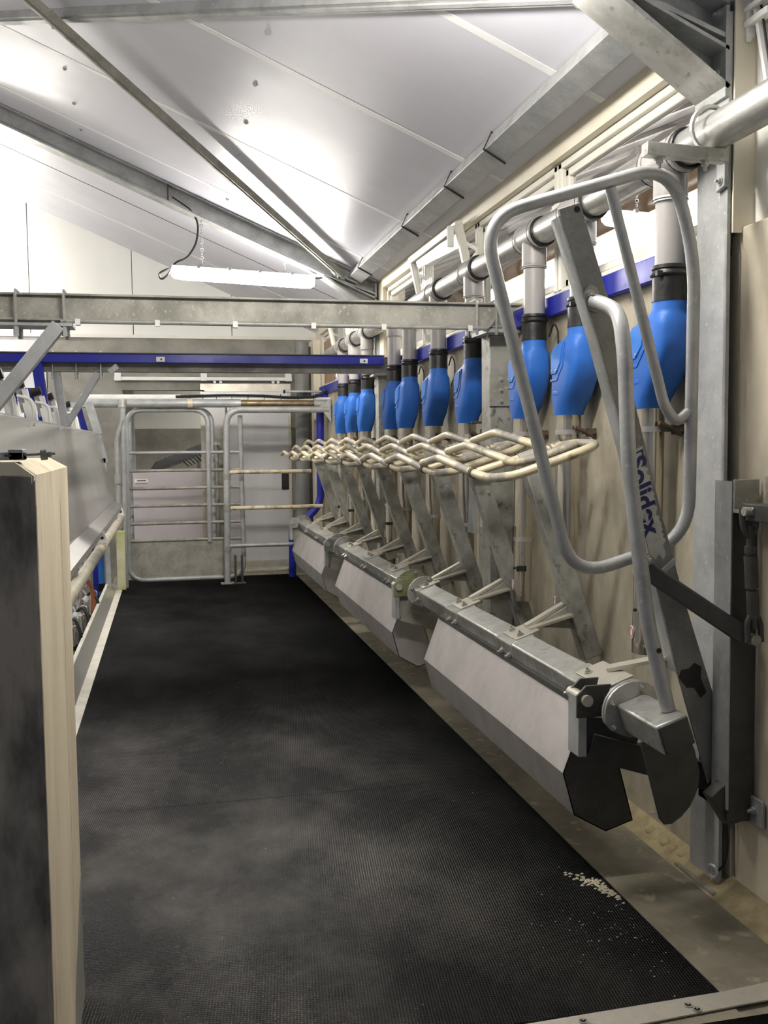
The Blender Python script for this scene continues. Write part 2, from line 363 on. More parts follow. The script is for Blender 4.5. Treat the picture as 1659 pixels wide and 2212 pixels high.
# end wall
we = struct('wall_end')
build('concrete_panel', MB().box(-1.28, -.48, EY, EY+.2, -1.0, 2.69), conc_grey, we)
build('lintel', MB().box(-.48, 1.42, EY, EY+.2, 2.10, 2.69), conc_grey, we)
build('concrete_panel', MB().box(1.42, 1.9, EY, EY+.2, 0, 2.69), conc_grey, we)
for a, b in ((1.9, .77), (.76, -.334), (-.344, -1.436), (-1.446, -2.55)):
    build('cladding_panel', MB().prism([(a, EY+.01, 2.70), (b, EY+.01, 2.70), (b, EY+.01, CZ(b)+.04), (a, EY+.01, CZ(a)+.04)], (0, .08, 0)), clad, we)
build('cladding_panel', MB().prism([(-2.56, EY+.01, 2.70), (-7, EY+.01, 2.70), (-7, EY+.01, CZ(XT)-1.65), (-2.6, EY+.01, CZ(-2.6)+.04)], (0, .08, 0)), clad, we)
build('trim_strip', MB().box(-7, 1.82, EY-.02, EY+.05, 2.685, 2.72), upvc, we)
build('white_panel', MB().box(-4.4, -1.29, EY, EY+.1, 2.12, 2.68), door_m, we)
build('white_panel', MB().box(-4.4, -1.29, EY, EY+.1, -1, 1.98), clad, we)
build('rail', MB().box(-4.4, -1.29, EY-.04, EY+.05, 1.99, 2.11), pvc_white, we)
build('corner_board', MB().box(1.66, 1.74, EY-.30, EY, 0, 2.66), fascia_m, we)
# rest of the shell (out of view; closes the room)
wl = struct('wall_left')
build('panel', MB().box(-5.7, -5.6, .6, 11.4, -1, 3.2), clad, wl)
wn = struct('wall_near_end')
build('panel', MB().box(-5.7, -1.9, .5, .6, -1, 4.3), conc_grey, wn)
# room behind the doorway
bk = struct('wall_back_room')
build('lower_panel', MB().box(-3, 4, 14.6, 14.7, 0, 1.72), conc_grey, bk)
build('upper_panel', MB().box(-3, 4, 14.62, 14.72, 1.72, 3.4), clad, bk)
build('side_panel', MB().box(-1.6, -1.5, 11.6, 14.6, 0, 3.2), clad, bk)
build('side_panel', MB().box(3.0, 3.1, 11.6, 14.6, 0, 3.2), clad, bk)
build('roof_sheet', MB().box(-1.6, 3.1, 11.6, 14.7, 2.95, 3.0), roof_out, bk)
for x in (-.9, -.4, .1, .6):
    build('roof_beam', MB().box(x, x+.12, 11.7, 14.6, 2.55, 2.95), steel_dark, bk)
build('stanchion', MB().box(-.52, -.45, 14.3, 14.6, 0, 3.0), galv, bk)
wd_ = struct('window_9')
build('pane', MB().box(-.86, -.53, 14.55, 14.6, 1.36, 1.72), lit_window, wd_)
build('window_frame', MB().box(-.90, -.50, 14.53, 14.6, 1.72, 1.77).box(-.90, -.50, 14.53, 14.6, 1.31, 1.36).box(-.9, -.86, 14.53, 14.6, 1.31, 1.77), galv, wd_)

# windows of the right-hand wall: frame, sash, pane, all in the wall
GX = 1.80
def window(i, a, b, open_sash=False, lo=2.115, hi=2.70):
    wdo = struct('window_%d' % i)
    f = MB()
    f.box(1.748, 1.81, a, b, hi-.032, hi).box(1.748, 1.81, a, b, lo, lo+.03)
    f.box(1.748, 1.81, a, a+.04, lo, hi).box(1.748, 1.81, b-.04, b, lo, hi)
    build('window_frame', f, upvc, wdo, .006)
    if not open_sash:
        s = MB(); A, B, Lo, Hi = a+.045, b-.045, lo+.032, hi-.036
        s.box(GX-.035, GX+.0, A, B, Hi-.036, Hi).box(GX-.035, GX+.0, A, B, Lo, Lo+.036).box(GX-.035, GX+.0, A, A+.036, Lo, Hi).box(GX-.035, GX+.0, B-.036, B, Lo, Hi)
        sa = build('sash', s, upvc, wdo, .006)
        build('pane', MB().box(GX-.016, GX-.012, A+.034, B-.034, Lo+.034, Hi-.034), glass, sa)
        build('handle', MB().box(GX-.06, GX-.045, a+.055, a+.070, Hi-.28, Hi-.15).box(GX-.05, GX-.034, a+.05, a+.076, Hi-.18, Hi-.13), pvc_white, sa, .004)
    else:                                       # hopper sash hinged at the bottom, tilted into the room
        A, B = a+.06, b-.06; p0 = V(GX-.03, 0, lo+.06); p1 = V(1.655, 0, hi+.0)
        d = (p1-p0); n_ = V(d.z, 0, -d.x).normalized()*.022; s = MB()
        def st(q0, q1): s.bar(q0, q1, .045, .045, up=(1, 0, .3))
        st(p0+V(0, A, 0), p1+V(0, A, 0)); st(p0+V(0, B, 0), p1+V(0, B, 0)); st(p1+V(0, A-.02, 0), p1+V(0, B+.02, 0)); st(p0+V(0, A, 0), p0+V(0, B, 0))
        sa = build('sash', s, upvc, wdo, .006)
        c = (p0+p1)/2+V(0, (A+B)/2, 0)
        build('pane', MB().obox(c, d*.46, V(0, (B-A)/2-.02, 0), n_.normalized()*.002), glass, sa)
        k = MB()
        for y in (A, B):
            k.bar(p0+d*.82+V(0, y, 0), V(1.76, y, hi-.13), .012, .02).bar(p0+d*.55+V(0, y, 0), V(1.76, y, hi-.16), .012, .02)
        build('stay', k, pvc_white, sa)
        build('handle', MB().box(1.60, 1.64, A+.03, A+.05, hi-.12, hi+.0), pvc_white, sa, .004)
MU = [2.93, 4.17, 5.33, 6.52, 7.66]
for i in range(4): window(i+1, MU[i]+.004, MU[i+1]-.004, i == 2)
for i, (a, b) in enumerate(((7.98, 9.0), (9.02, 10.0), (10.02, 10.95))): window(i+5, a+.004, b-.004, i == 1)
build('pane', MB().box(1.74, 1.745, 10.2, 10.8, 2.12, 2.6), wood_out, None).name = 'trim_3'
bpy.data.objects['trim_3']['kind'] = 'structure'
# blue sill boards
tr = struct('trim_1')
build('sill_board', MB().box(1.70, 1.745, 2.93, 7.70, 2.022, 2.108), blue_paint, tr, .004)
build('sill_board', MB().box(1.70, 1.745, 7.99, 10.94, 2.022, 2.108), blue_paint, tr, .004)
build('upstand', MB().box(1.715, 1.79, 2.93, 10.94, 2.108, 2.122), upvc, tr)

# neighbouring hall seen through the glass
nb = struct('backdrop_hall')
build('wall_boards', MB().box(5.0, 5.1, 2, 30, 3.86, 4.25), wood_out, nb)
build('daylight_strip', MB().box(5.02, 5.1, 2, 30, 3.15, 3.84), daylight_panel, nb)
build('lower_wall', MB().box(5.0, 5.1, 2, 30, 0, 3.15), wood_out, nb)
HALL = True
RS = lambda x: 2.98+(x-1.95)*.40
build('roof_sheet', MB().prism([(1.92, 1, RS(1.92)), (5.1, 1, RS(5.1)), (5.1, 30, RS(5.1)), (1.92, 30, RS(1.92))], (0, 0, .05)), roof_out, nb)
y = 2.0
while y < 24:
    build('roof_rib', MB().prism([(1.95, y, RS(1.95)-.002), (5.0, y, RS(5.0)-.002), (5.0, y+.07, RS(5)-.002), (1.95, y+.07, RS(1.95)-.002)], (0, 0, -.03)), batten_out, nb)
    y += .62
for x in (2.35, 3.2, 4.1):
    build('roof_batten', MB().box(x, x+.07, 1.5, 26, RS(x)-.07, RS(x)-.02), batten_out, nb)

# ================================================================== PORTAL FRAMES
def portal(nm, yc, label, h=.0875, far=False):
    fx = .016 if far else 0
    t = thing(nm, label, 'steel frame', (1.78, yc, 0))
    c = MB().box(1.70+fx, 1.712+fx, yc-h, yc+h, 0, CZ(1.72)-.03).box(1.712, 1.86, yc-.005, yc+.005, 0, CZ(1.75)).box(1.86, 1.872, yc-h, yc+h, 0, CZ(1.86)-.02)
    build('column', c, galv, t)
    build('base_plate', MB().box(1.66, 1.9, yc-.12, yc+.12, -.01, .012), galv_worn, t)
    r = MB(); x0, x1 = 1.70, XT
    def sl(off, th, w):
        r.prism([(x0, yc-w, CZ(x0)-off), (x1, yc-w, CZ(x1)-off), (x1, yc+w, CZ(x1)-off), (x0, yc+w, CZ(x0)-off)], (0, 0, -th))
    sl(.004, .012, h); sl(.016, .125, .005); sl(.141, .012, h)
    build('rafter', r, galv, t)
    hp = [(1.30, CZ(1.30)-.153), (1.70, 2.545), (1.70, CZ(1.70)-.153)]
    g = MB().prism([(x, yc-.006, z) for x, z in hp], (0, .012, 0))
    g.prism([(1.27, yc-h, CZ(1.27)-.148), (1.705, yc-h, 2.535), (1.705, yc+h, 2.535), (1.27, yc+h, CZ(1.27)-.148)], (-.008, 0, -.012))
    build('haunch', g, galv_top if not far else galv, t)
    e = MB().box(1.688, 1.70, yc-h, yc+h, 2.50, CZ(1.7)-.02)
    build('end_plate', e, galv, t)
    b = MB()
    for z in (2.58, 2.66, 2.755, 2.86):
        for s_ in (-1, 1):
            if z < CZ(1.7)-.02: b.bolt((1.688, yc+s_*.05, z), (-1, 0, 0), .012, .011)
    build('bolt', b, galv_top, t)
    s2 = MB()
    for s_ in (-1, 1):
        s2.prism([(1.688, yc+s_*.006, 2.675), (1.36, yc+s_*.006, CZ(1.36)-.15), (1.36, yc+s_*.006, CZ(1.36)-.135), (1.688, yc+s_*.006, 2.69)], (0, s_*(h-.01), 0))
    build('stiffener', s2, galv, t)
    return t
pn = portal('portal_frame', YN, 'galvanised steel roof frame with bolted knee beside the cream wall, close to camera')
pf = portal('portal_frame', YF-.0, 'grey steel roof frame the visible lamp hangs from', far=True)
build('web_plate', MB().box(.05, .062, YF-.085, YF-.005, CZ(.05)-.14, CZ(.05)-.02), steel_dark, pf)
# near column: pipe bracket, foot and loose mortar
t = thing('pipe_bracket', 'short galvanised strut bolted to the near column, carrying the feed pipe', 'bracket', (1.55, 2.70, 2.29))
build('strut', MB().obox((1.535, 2.69, 2.31), V(.14, .012, 0), V(0, .02, 0), V(0, 0, .019)), galv_top, t, .002)
build('bracket_plate', MB().prism([(1.685, 2.722, 2.23), (1.685, 2.722, 2.37), (1.685, 2.77, 2.38), (1.685, 2.77, 2.22)], (.015, 0, 0)), galv, t, .003)
b = MB().bolt((1.685, 2.745, 2.35), (-1, 0, 0), .01).bolt((1.685, 2.745, 2.25), (-1, 0, 0), .01)
b.bolt((1.45, 2.69, 2.291), (0, 0, -1), .012, .014).bolt((1.60, 2.69, 2.291), (0, 0, -1), .012, .014)
build('bolt', b, galv_top, t)
build('pipe_clip', MB().torus((1.62, 2.69, 2.385), (0, 1, 0), .066, .008, 20, 6), galv_top, t)

# eave purlin and the two wind braces
t = thing('eave_purlin', 'galvanised box purlin tied under the white roof along the wall', 'purlin', (1.45, 5, 2.85))
p = MB(); a, b_ = YN+.09, YF-.09
P0 = V(1.60, 0, CZ(1.60)-.004); sl_ = SL*.115; dn = NRM*.075
p.prism([P0+V(0, a, 0), P0+sl_+V(0, a, 0), P0+sl_+dn+V(0, a, 0), P0+dn+V(0, a, 0)], (0, b_-a, 0))
build('channel', p, galv, t, .004)
tw = MB()
for y in (3.02, 4.33, 4.98, 5.93, 7.35):
    q = [P0+SL*.02+V(0, y, 0), P0+sl_+SL*.006+V(0, y, 0), P0+sl_+SL*.006+dn*1.05+V(0, y+.02, 0), P0+dn*1.05-SL*.006+V(0, y+.05, 0)]
    tw.tube(q, .005, 6)
build('tie_wire', tw, black, t)
build('end_cleat', MB().obox(P0+SL*.10+NRM*.09+V(0, b_+.03, 0), SL*.07, V(0, .05, 0), NRM*.006), galv, t)
def brace(label, x0, y0, x1, y1, off):
    t = thing('wind_brace', label, 'brace', (x0, y0, CZ(x0)-off))
    p0, p1 = V(x0, y0, CZ(x0)-off), V(x1, y1, CZ(x1)-off); tt = (p1-p0).normalized(); sd = tt.cross(NRM).normalized()
    m_ = MB(); L2 = (p1-p0)/2; c = (p0+p1)/2
    m_.obox(c, L2, sd*.030, NRM*.003); m_.obox(c+sd*.028+NRM*-.02, L2, sd*.003, NRM*.02); m_.obox(c-sd*.028+NRM*-.02, L2, sd*.003, NRM*.02)
    m_.obox(c+NRM*.006, L2, sd*.010, NRM*.004)
    build('channel', m_, galv_worn if off > .1 else galv, t)
    e = MB(); e.tube([p0-tt*.01, p0-tt*.05, p0-tt*.08+NRM*.02], .014, 8); e.obox(p0+tt*.05, tt*.06, sd*.035, NRM*.008)
    build('end_eye', e, galv, t)
    b = MB().bolt(p0+tt*.03+NRM*.008, NRM, .01).bolt(p0+tt*.08+NRM*.008, NRM, .01); build('bolt', b, galv_top, t)
brace('thin dark channel brace running diagonally under the roof to the far knee', 1.40, 7.80, -2.3, 3.15, .115)
brace('pale channel brace crossing the upper left corner flat under the roof', 1.40, 2.98, -2.2, 7.70, .045)

# ================================================================== LAMPS
def lamp(x, y, z, label, tilt=-.045, chain=True, length=1.14, ztop=None):
    t = thing('ceiling_lamp', label, 'lamp', (x, y, z), 'tube lamps')
    d = V(1, 0, tilt).normalized(); up = V(-tilt, 0, 1).normalized(); c = V(x, y, z)
    h = MB(); L2 = length/2
    prof = [(-.045, .028), (-.038, .052), (.038, .052), (.045, .028)]
    def ring(s_, k): return [c+d*s_+V(0, a*k, 0)+up*(q) for a, q in prof]
    A, B = ring(-L2, .9), ring(L2, .9)
    h.add(A+B, [(0, 1, 2, 3), (7, 6, 5, 4)]+[(i, (i+1) % 4, 4+(i+1) % 4, 4+i) for i in range(4)])
    build('housing', h, pvc_white, t, .004)
    df = MB(); nn = 10; rings = []
    for s_, k in ((-L2+.004, .62), (-L2+.03, .9), (-L2+.08, 1), (L2-.08, 1), (L2-.03, .9), (L2-.004, .62)):
        rings.append([c+d*s_+V(0, -math.cos(-.45+(math.pi+.9)*i/nn)*.056*k, 0)+up*(.006-math.sin(-.45+(math.pi+.9)*i/nn)*.062*k) for i in range(nn+1)])
    n1 = nn+1; vs = sum(rings, [])
    fc = [(i*n1+k, i*n1+(k+1) % n1, (i+1)*n1+(k+1) % n1, (i+1)*n1+k) for i in range(5) for k in range(n1)]
    fc += [tuple(range(n1)), tuple(5*n1+k for k in range(n1))[::-1]]
    build('diffuser', df.add(vs, fc), tube_light, t)
    cl = MB()
    for s_ in (-.36, -.12, .12, .38): cl.obox(c+d*s_+up*.045, d*.012, V(0, .062, 0), up*.012)
    build('clip', cl, galv, t)
    if chain:
        ch = MB()
        for s_ in (-.33, .33):
            q = c+d*s_+up*.05; zt = (ztop if ztop else CZ(q.x)-.15)
            n_ = max(3, int((zt-q.z)/.03))
            for i in range(n_):
                zz = q.z+(zt-q.z)*(i+.5)/n_
                ch.torus((q.x, q.y, zz), (1, 0, 0) if i % 2 else (0, 1, 0), .012, .003, 8, 4)
        build('chain', ch, galv, t)
    return t, c, d, up
tl, c, d, up = lamp(.635, YF, 2.80, 'glowing fluorescent lamp hanging on chains below the far roof frame')
cb = MB(); e0 = c-d*.57+up*.03
cb.tube([e0+d*.02, e0-d*.03+V(0, 0, -.01), e0-d*.10+V(0, 0, -.05), e0-d*.08+V(0, 0, -.10), e0-d*.02+V(0, 0, -.05), e0+d*.03+V(0, 0, .05), e0+d*.12+V(0, 0, .08), e0+d*.2+V(0, 0, .20), e0+d*.22+V(0, 0, .36), e0+d*.17+V(0, 0, .46), e0+d*.02+V(0, 0, .55)], .008, 7, .06, 4)
cb.tube([c+d*.57+up*.03, c+d*.63+up*.04, c+d*.70+up*.06, c+d*.76+up*.03], .008, 7, .04, 4)
build('cable', cb, black, tl)
lamp(.64, 2.82, 2.855, 'fluorescent lamp above the near end of the walkway', tilt=-.03, ztop=CZ(.64)-.15)
lamp(-3.3, 4.6, 3.35, 'fluorescent lamp over the near end of the pit', ztop=3.9)
lamp(-3.3, YF, 3.35, 'fluorescent lamp over the far end of the pit', ztop=3.9)
lamp(-2.3, 10.9, 3.55, 'fluorescent lamp close to the white end wall', ztop=4.2)
lamp(3.4, 6.0, 2.9, 'unseen lamp added in the neighbouring hall outside the windows', ztop=3.4)  # added to light the hall behind the window glass
lamp(2.3, 13.9, 2.45, 'unseen lamp added in the room behind the doorway', ztop=2.6)  # fill lamp put in out of view to brighten the back room

# ================================================================== CROSS BEAMS + POSTS
def ibeam(m_, x0, x1, y, z0, z1, w=.055):
    m_.box(x0, x1, y-w, y+w, z1-.010, z1).box(x0, x1, y-w, y+w, z0, z0+.010).box(x0, x1, y-.032, y+.032, z0+.01, z1-.01)
    return m_
t = thing('cross_beam', 'spangled galvanised beam spanning the walkway close to the camera', 'beam', (.4, 4.65, 2.0))
build('beam', ibeam(MB(), -4.5, 1.74, 4.65, 2.022, 2.143), galv_worn, t, .002)
build('conduit', MB().cyl((-.45, 4.582, 2.016), (1.55, 4.582, 2.016), .009, 8).tube([(1.55, 4.582, 2.016), (1.58, 4.585, 2.04), (1.60, 4.59, 2.09), (1.60, 4.6, 2.2), (1.60, 4.68, 2.32)], .006, 6, .03), galv_top, t)
k = MB()
for x in (-.377, -.029, .323, .689, 1.029, 1.462): k.box(x-.011, x+.011, 4.57, 4.60, 2.0, 2.028)
build('conduit_clip', k, pvc_white, t)
k = MB()
for x in (-.64, -.435, 1.50, 1.60): k.tube([(x, 4.585, 1.985), (x, 4.585, 2.155), (x, 4.715, 2.155), (x, 4.715, 1.985)], .007, 6, .02)
build('u_bolt', k, galv_top, t)
k = MB()
for x in (-.64, -.435): k.cyl((x, 4.585, 1.95), (x, 4.585, 2.0), .012, 6).cyl((x, 4.715, 1.95), (x, 4.715, 2.0), .012, 6)
build('nut', k, galv, t)
build('hanger_plate', MB().box(-1.2, -.40, 4.57, 4.73, 1.995, 2.008), galv, t)
build('hanger_arm', MB().bar((-.46, 4.60, 2.0), (-.86, 4.60, 1.50), .06, .07, (0, 1, 0)), galv, t, .003)
build('cable_hole', MB().cyl((1.655, 4.60, 2.085), (1.655, 4.616, 2.085), .022, 14), black, t)
t = thing('parlour_post', 'square galvanised post carrying the near cross beam against the wall', 'post', (1.665, 4.78, 0))
build('upright', MB().box(1.61, 1.735, 4.72, 4.85, 0, 2.0), galv_post, t, .004)
build('splice_plate', MB().box(1.605, 1.72, 4.708, 4.72, 1.64, 1.80), galv_worn, t, .002)
k = MB(); [k.bolt((1.665, 4.708, z), (0, -1, 0), .010) for z in (1.665, 1.72, 1.775)]; build('bolt', k, galv, t)
build('cap_plate', MB().box(1.56, 1.735, 4.60, 4.86, 2.0, 2.02), galv, t)
t = thing('cross_beam', 'far galvanised beam directly behind the long blue rail', 'beam', (.4, 7.38, 2.0))
build('beam', ibeam(MB(), -4.5, 1.74, 7.36, 2.0, 2.125), galv_worn, t, .002)
k = MB()
for x in (-.78, -.62, -.45): k.tube([(x, 7.27, 1.97), (x, 7.27, 2.14), (x, 7.45, 2.14), (x, 7.45, 1.97)], .006, 6, .02).cyl((x, 7.27, 1.94), (x, 7.27, 1.99), .011, 6)
build('u_bolt', k, galv_top, t)
build('hanger_arm', MB().bar((-.76, 7.33, 1.99), (-.70, 7.33, 1.50), .05, .07, (0, 1, 0)), galv, t, .003)
build('hanger_arm', MB().bar((-.47, 7.33, 1.99), (-.70, 7.33, 1.62), .045, .06, (0, 1, 0)), galv, t, .003)
build('end_eye', MB().obox((-.36, 7.2, 2.01), V(.03, 0, .022), V(0, .006, 0), V(-.012, 0, .016)), galv, t)
t = thing('parlour_post', 'square galvanised post under the far cross beam', 'post', (1.68, 7.5, 0))
build('upright', MB().box(1.62, 1.735, 7.43, 7.54, 0, 2.0), galv_post, t, .004)
build('cap_plate', MB().box(1.58, 1.735, 7.3, 7.55, 1.985, 2.0), galv, t)
t = thing('blue_rail', 'long deep-blue rail across the walkway on the far beam', 'rail', (.4, 7.24, 2.05))
build('rail', MB().box(-4.5, 1.62, 7.20, 7.28, 2.055, 2.118), blue_paint, t, .004)
build('flange', MB().box(-4.5, 1.62, 7.19, 7.30, 2.118, 2.126), steel_dark, t)
for x in (-.03, 1.46):
    build('tab_plate', MB().box(x-.03, x+.03, 7.19, 7.20, 2.063, 2.098), pvc_white, t, .003)
    build('tab_hole', MB().cyl((x+.005, 7.187, 2.08), (x+.005, 7.191, 2.08), .007, 10), black, t)
build('leg', MB().bar((-.88, 7.24, 2.055), (-.80, 7.28, 1.30), .07, .07, (0, 1, 0)), blue_paint, t, .004)

# ================================================================== FEED PIPE AND DISPENSERS
TX = 1.647; PZ = 2.385
TY = [2.98, 3.68, 4.20, 5.09, 5.80, 6.53, 6.99, 7.965, 8.54, 9.10]
t = thing('feed_pipe', 'long round feed pipe along the window wall with grey drop pipes', 'pipe', (TX, 6, PZ))
ys = [1.2]+TY+[9.9]
for a, b in zip(ys[:-1], ys[1:]):
    build('pipe_section', MB().cyl((TX, a+.02, PZ), (TX, b-.02, PZ), .056, 20), spiral, t)
for i, y in enumerate(TY):
    q = MB().cyl((TX, y-.085, PZ), (TX, y+.085, PZ), .064, 20).cyl((TX, y, PZ-.02), (TX, y, PZ-.13), .056, 20).cyl((TX, y-.10, PZ), (TX, y-.082, PZ), .069, 20).cyl((TX, y+.082, PZ), (TX, y+.10, PZ), .069, 20)
    te = build('tee', q, pvc, t)
    build('band', MB().torus((TX, y-.112, PZ), (0, 1, 0), .061, .006).torus((TX, y+.112, PZ), (0, 1, 0), .061, .006).torus((TX, y-.078, PZ), (0, 1, 0), .066, .004), black, te)
    dp = build('drop_pipe', MB().cyl((TX, y, PZ-.12), (TX, y, 2.0), .0485, 20), pvc, t)
    build('joint', MB().cyl((TX, y, PZ-.145), (TX, y, PZ-.128), .056, 20), pvc_white if i == 0 else pvc, dp)
    k = MB(); k.torus((TX, y, PZ-.138), (0, 0, 1), .057, .0025, 20, 4); build('clamp', k, galv, dp)
k = MB()
for i in range(8): k.cyl((TX-.03, 5.83+i*.035, PZ+.05), (TX-.035, 5.83+i*.035, PZ+.09), .003, 5)
build('spike_strip', k, galv_top, t)

def feeder(y0, label):
    o = (TX, y0, .69)
    t = thing('feed_dispenser', label, 'feed dispenser', o, 'blue feed dispensers on the wall')
    # body: outline in the Y-Z plane lofted between rounded horizontal sections
    secs = [  # z, y centre, half depth y, half width x
        (1.922, .000, .057, .055), (1.888, .002, .059, .056), (1.876, .010, .068, .060), (1.858, .036, .096, .064), (1.83, .053, .116, .066),
        (1.79, .060, .124, .067), (1.755, .064, .124, .067), (1.70, .078, .112, .067), (1.64, .103, .091, .065), (1.60, .120, .076, .062), (1.566, .128, .066, .059)]
    m_ = MB(); n = 24; vs = []
    for z, yc, hy, hx in secs:
        for k in range(n):
            a = 2*math.pi*k/n; ca, sa = math.cos(a), math.sin(a); e = .45 if .09 < hy else .8 if hy > .07 else 1.0
            vs.append((TX+hx*math.copysign(abs(ca)**e, ca), y0+yc+hy*math.copysign(abs(sa)**e, sa), z))
    fc = [(i*n+k, i*n+(k+1) % n, (i+1)*n+(k+1) % n, (i+1)*n+k) for i in range(len(secs)-1) for k in range(n)]
    fc += [tuple(range(n)), tuple((len(secs)-1)*n+k for k in range(n))[::-1]]
    bd = build('body', m_.add(vs, fc), blue_box, t)
    # cover plate on the face towards the walkway, rib under it, faint raised label
    cv = [(.045, 1.852), (.125, 1.845), (.155, 1.82), (.155, 1.735), (.105, 1.735), (.06, 1.775)]
    build('cover', MB().prism([(TX-.060, y0+a, z) for a, z in cv], (-.0105, 0, 0)), blue_lid, bd, .003)
    rb = [(.028, 1.86), (.045, 1.77), (.10, 1.715), (.165, 1.715), (.165, 1.705), (.095, 1.705), (.036, 1.765), (.018, 1.86)]
    build('rib', MB().prism([(TX-.060, y0+a, z) for a, z in rb], (-.0095, 0, 0)), blue_box, bd, .002)
    build('screw', MB().cyl((TX-.070, y0+.10, 1.75), (TX-.073, y0+.10, 1.75), .005, 8).cyl((TX-.070, y0+.145, 1.75), (TX-.073, y0+.145, 1.75), .005, 8), galv_top, bd)
    build('raised_mark', MB().box(TX-.067, TX-.064, y0+.09, y0+.14, 1.65, 1.665), blue_box, bd, .002)
    cl = MB().lathe((TX, y0, 0), [(.050, 2.035), (.058, 2.033), (.059, 2.022), (.055, 2.018), (.057, 2.012), (.060, 2.008), (.060, 1.998), (.056, 1.994), (.057, 1.985), (.056, 1.95), (.058, 1.915)], 22)
    c_ = build('collar', cl, black, t)
    build('hose_clip', MB().torus((TX, y0, 2.002), (0, 0, 1), .0615, .0035, 22, 5).obox((TX-.055, y0-.03, 2.003), V(.01, 0, 0), V(0, .008, 0), V(0, 0, .008)), black, c_)
    build('cable', MB().tube([(TX+.05, y0-.055, 1.93), (TX+.055, y0-.10, 1.99), (TX+.075, y0-.10, 1.95), (TX+.08, y0-.085, 1.87), (TX+.06, y0-.06, 1.80)], .004, 6, .03), black, t)
    ya = y0+.13
    tb = build('tube', MB().cyl((TX, ya, 1.575), (TX, ya+.012, 1.06), .052, 24), inox_tube, t)
    build('sleeve', MB().cyl((TX, ya+.012, 1.07), (TX, ya+.025, .70), .0445, 22), inox_tube, t)
    build('strap', MB().cyl((TX, ya, 1.485), (TX, ya, 1.505), .0545, 22).box(TX, WX-.002, ya-.012, ya+.012, 1.485, 1.505), inox, tb)
    build('wall_clamp', MB().box(TX+.05, WX-.001, ya-.075, ya-.06, 1.475, 1.51).cyl((TX+.0, ya-.070, 1.515), (TX+.085, ya-.072, 1.475), .009, 8).bolt((TX+.075, ya-.075, 1.49), (0, -1, 0), .009), rust, tb)
    build('strap', MB().cyl((TX, ya+.014, .985), (TX, ya+.014, 1.005), .0475, 22), inox, tb)
    build('handle_slot', MB().box(TX-.048, TX+.0, ya-.030, ya-.022, .845, .870).cyl((TX-.0445, ya+.01, .857), (TX-.050, ya+.01, .857), .006, 8).obox((TX-.03, ya-.032, .857), V(.016, -.011, 0), V(.003, .004, 0), V(0, 0, .011)), black, t)
    lb = build('oval_label', MB().prism([(TX-.046, ya+.03+.014*math.cos(a), .775+.024*math.sin(a)) for a in [i*math.pi/8 for i in range(16)]], (-.002, 0, 0)), pvc_white, t)
    build('print_ring', MB().tube([(TX-.0485, ya+.03+.010*math.cos(a), .775+.018*math.sin(a)) for a in [i*math.pi/8 for i in range(16)]], .0015, 4, closed=True), redm, lb)
    k = MB()
    for z in (.93, .735): k.cyl((TX-.03, ya-.032, z), (TX-.034, ya-.038, z), .005, 8)
    build('rivet', k, galv_top, t)
    return t
f0 = feeder(TY[0], 'blue feed dispenser with steel chute, nearest to the big upright gate')
LB = ['', 'second blue feed dispenser from the near end, partly behind the upright gate plate', 'third blue feed dispenser from the near end, just in front of the galvanised parlour post',
      'fourth blue feed dispenser from the near end, just beyond the galvanised parlour post', 'fifth blue feed dispenser from the near end of the row', 'sixth blue feed dispenser from the near end of the row',
      'seventh blue feed dispenser, near side of the end of the blue cross rail', 'third blue feed dispenser from the far end, beyond the blue cross rail', 'second blue feed dispenser from the far end of the row', 'farthest blue feed dispenser, last of the row before the end wall']
for i in range(1, 10): dup(f0, (0, TY[i]-TY[0], 0), LB[i])
# small pneumatic unit between two chutes
t = thing('air_cylinder', 'grey boxed air cylinder hung on the wall beside the parlour post', 'actuator', (1.67, 4.9, .85))
build('cover_plate', MB().prism([(1.63, 5.02, .96), (1.63, 5.02, 1.47), (1.63, 5.12, 1.47), (1.63, 5.16, .96)], (.012, 0, 0)), galv, t)
build('barrel', MB().cyl((1.68, 5.02, 1.0), (1.68, 5.0, 1.50), .030, 14), alu, t)
build('rod', MB().cyl((1.68, 5.02, .70), (1.68, 5.02, 1.0), .014, 10).cyl((1.68, 5.02, .90), (1.68, 5.02, .95), .026, 12), galv, t)
build('fitting', MB().cyl((1.68, 5.0, 1.50), (1.68, 5.0, 1.58), .016, 10).cyl((1.60, 5.0, 1.565), (1.69, 5.0, 1.565), .006, 8).box(1.66, 1.74, 4.99, 5.03, 1.50, 1.53), rust, t)

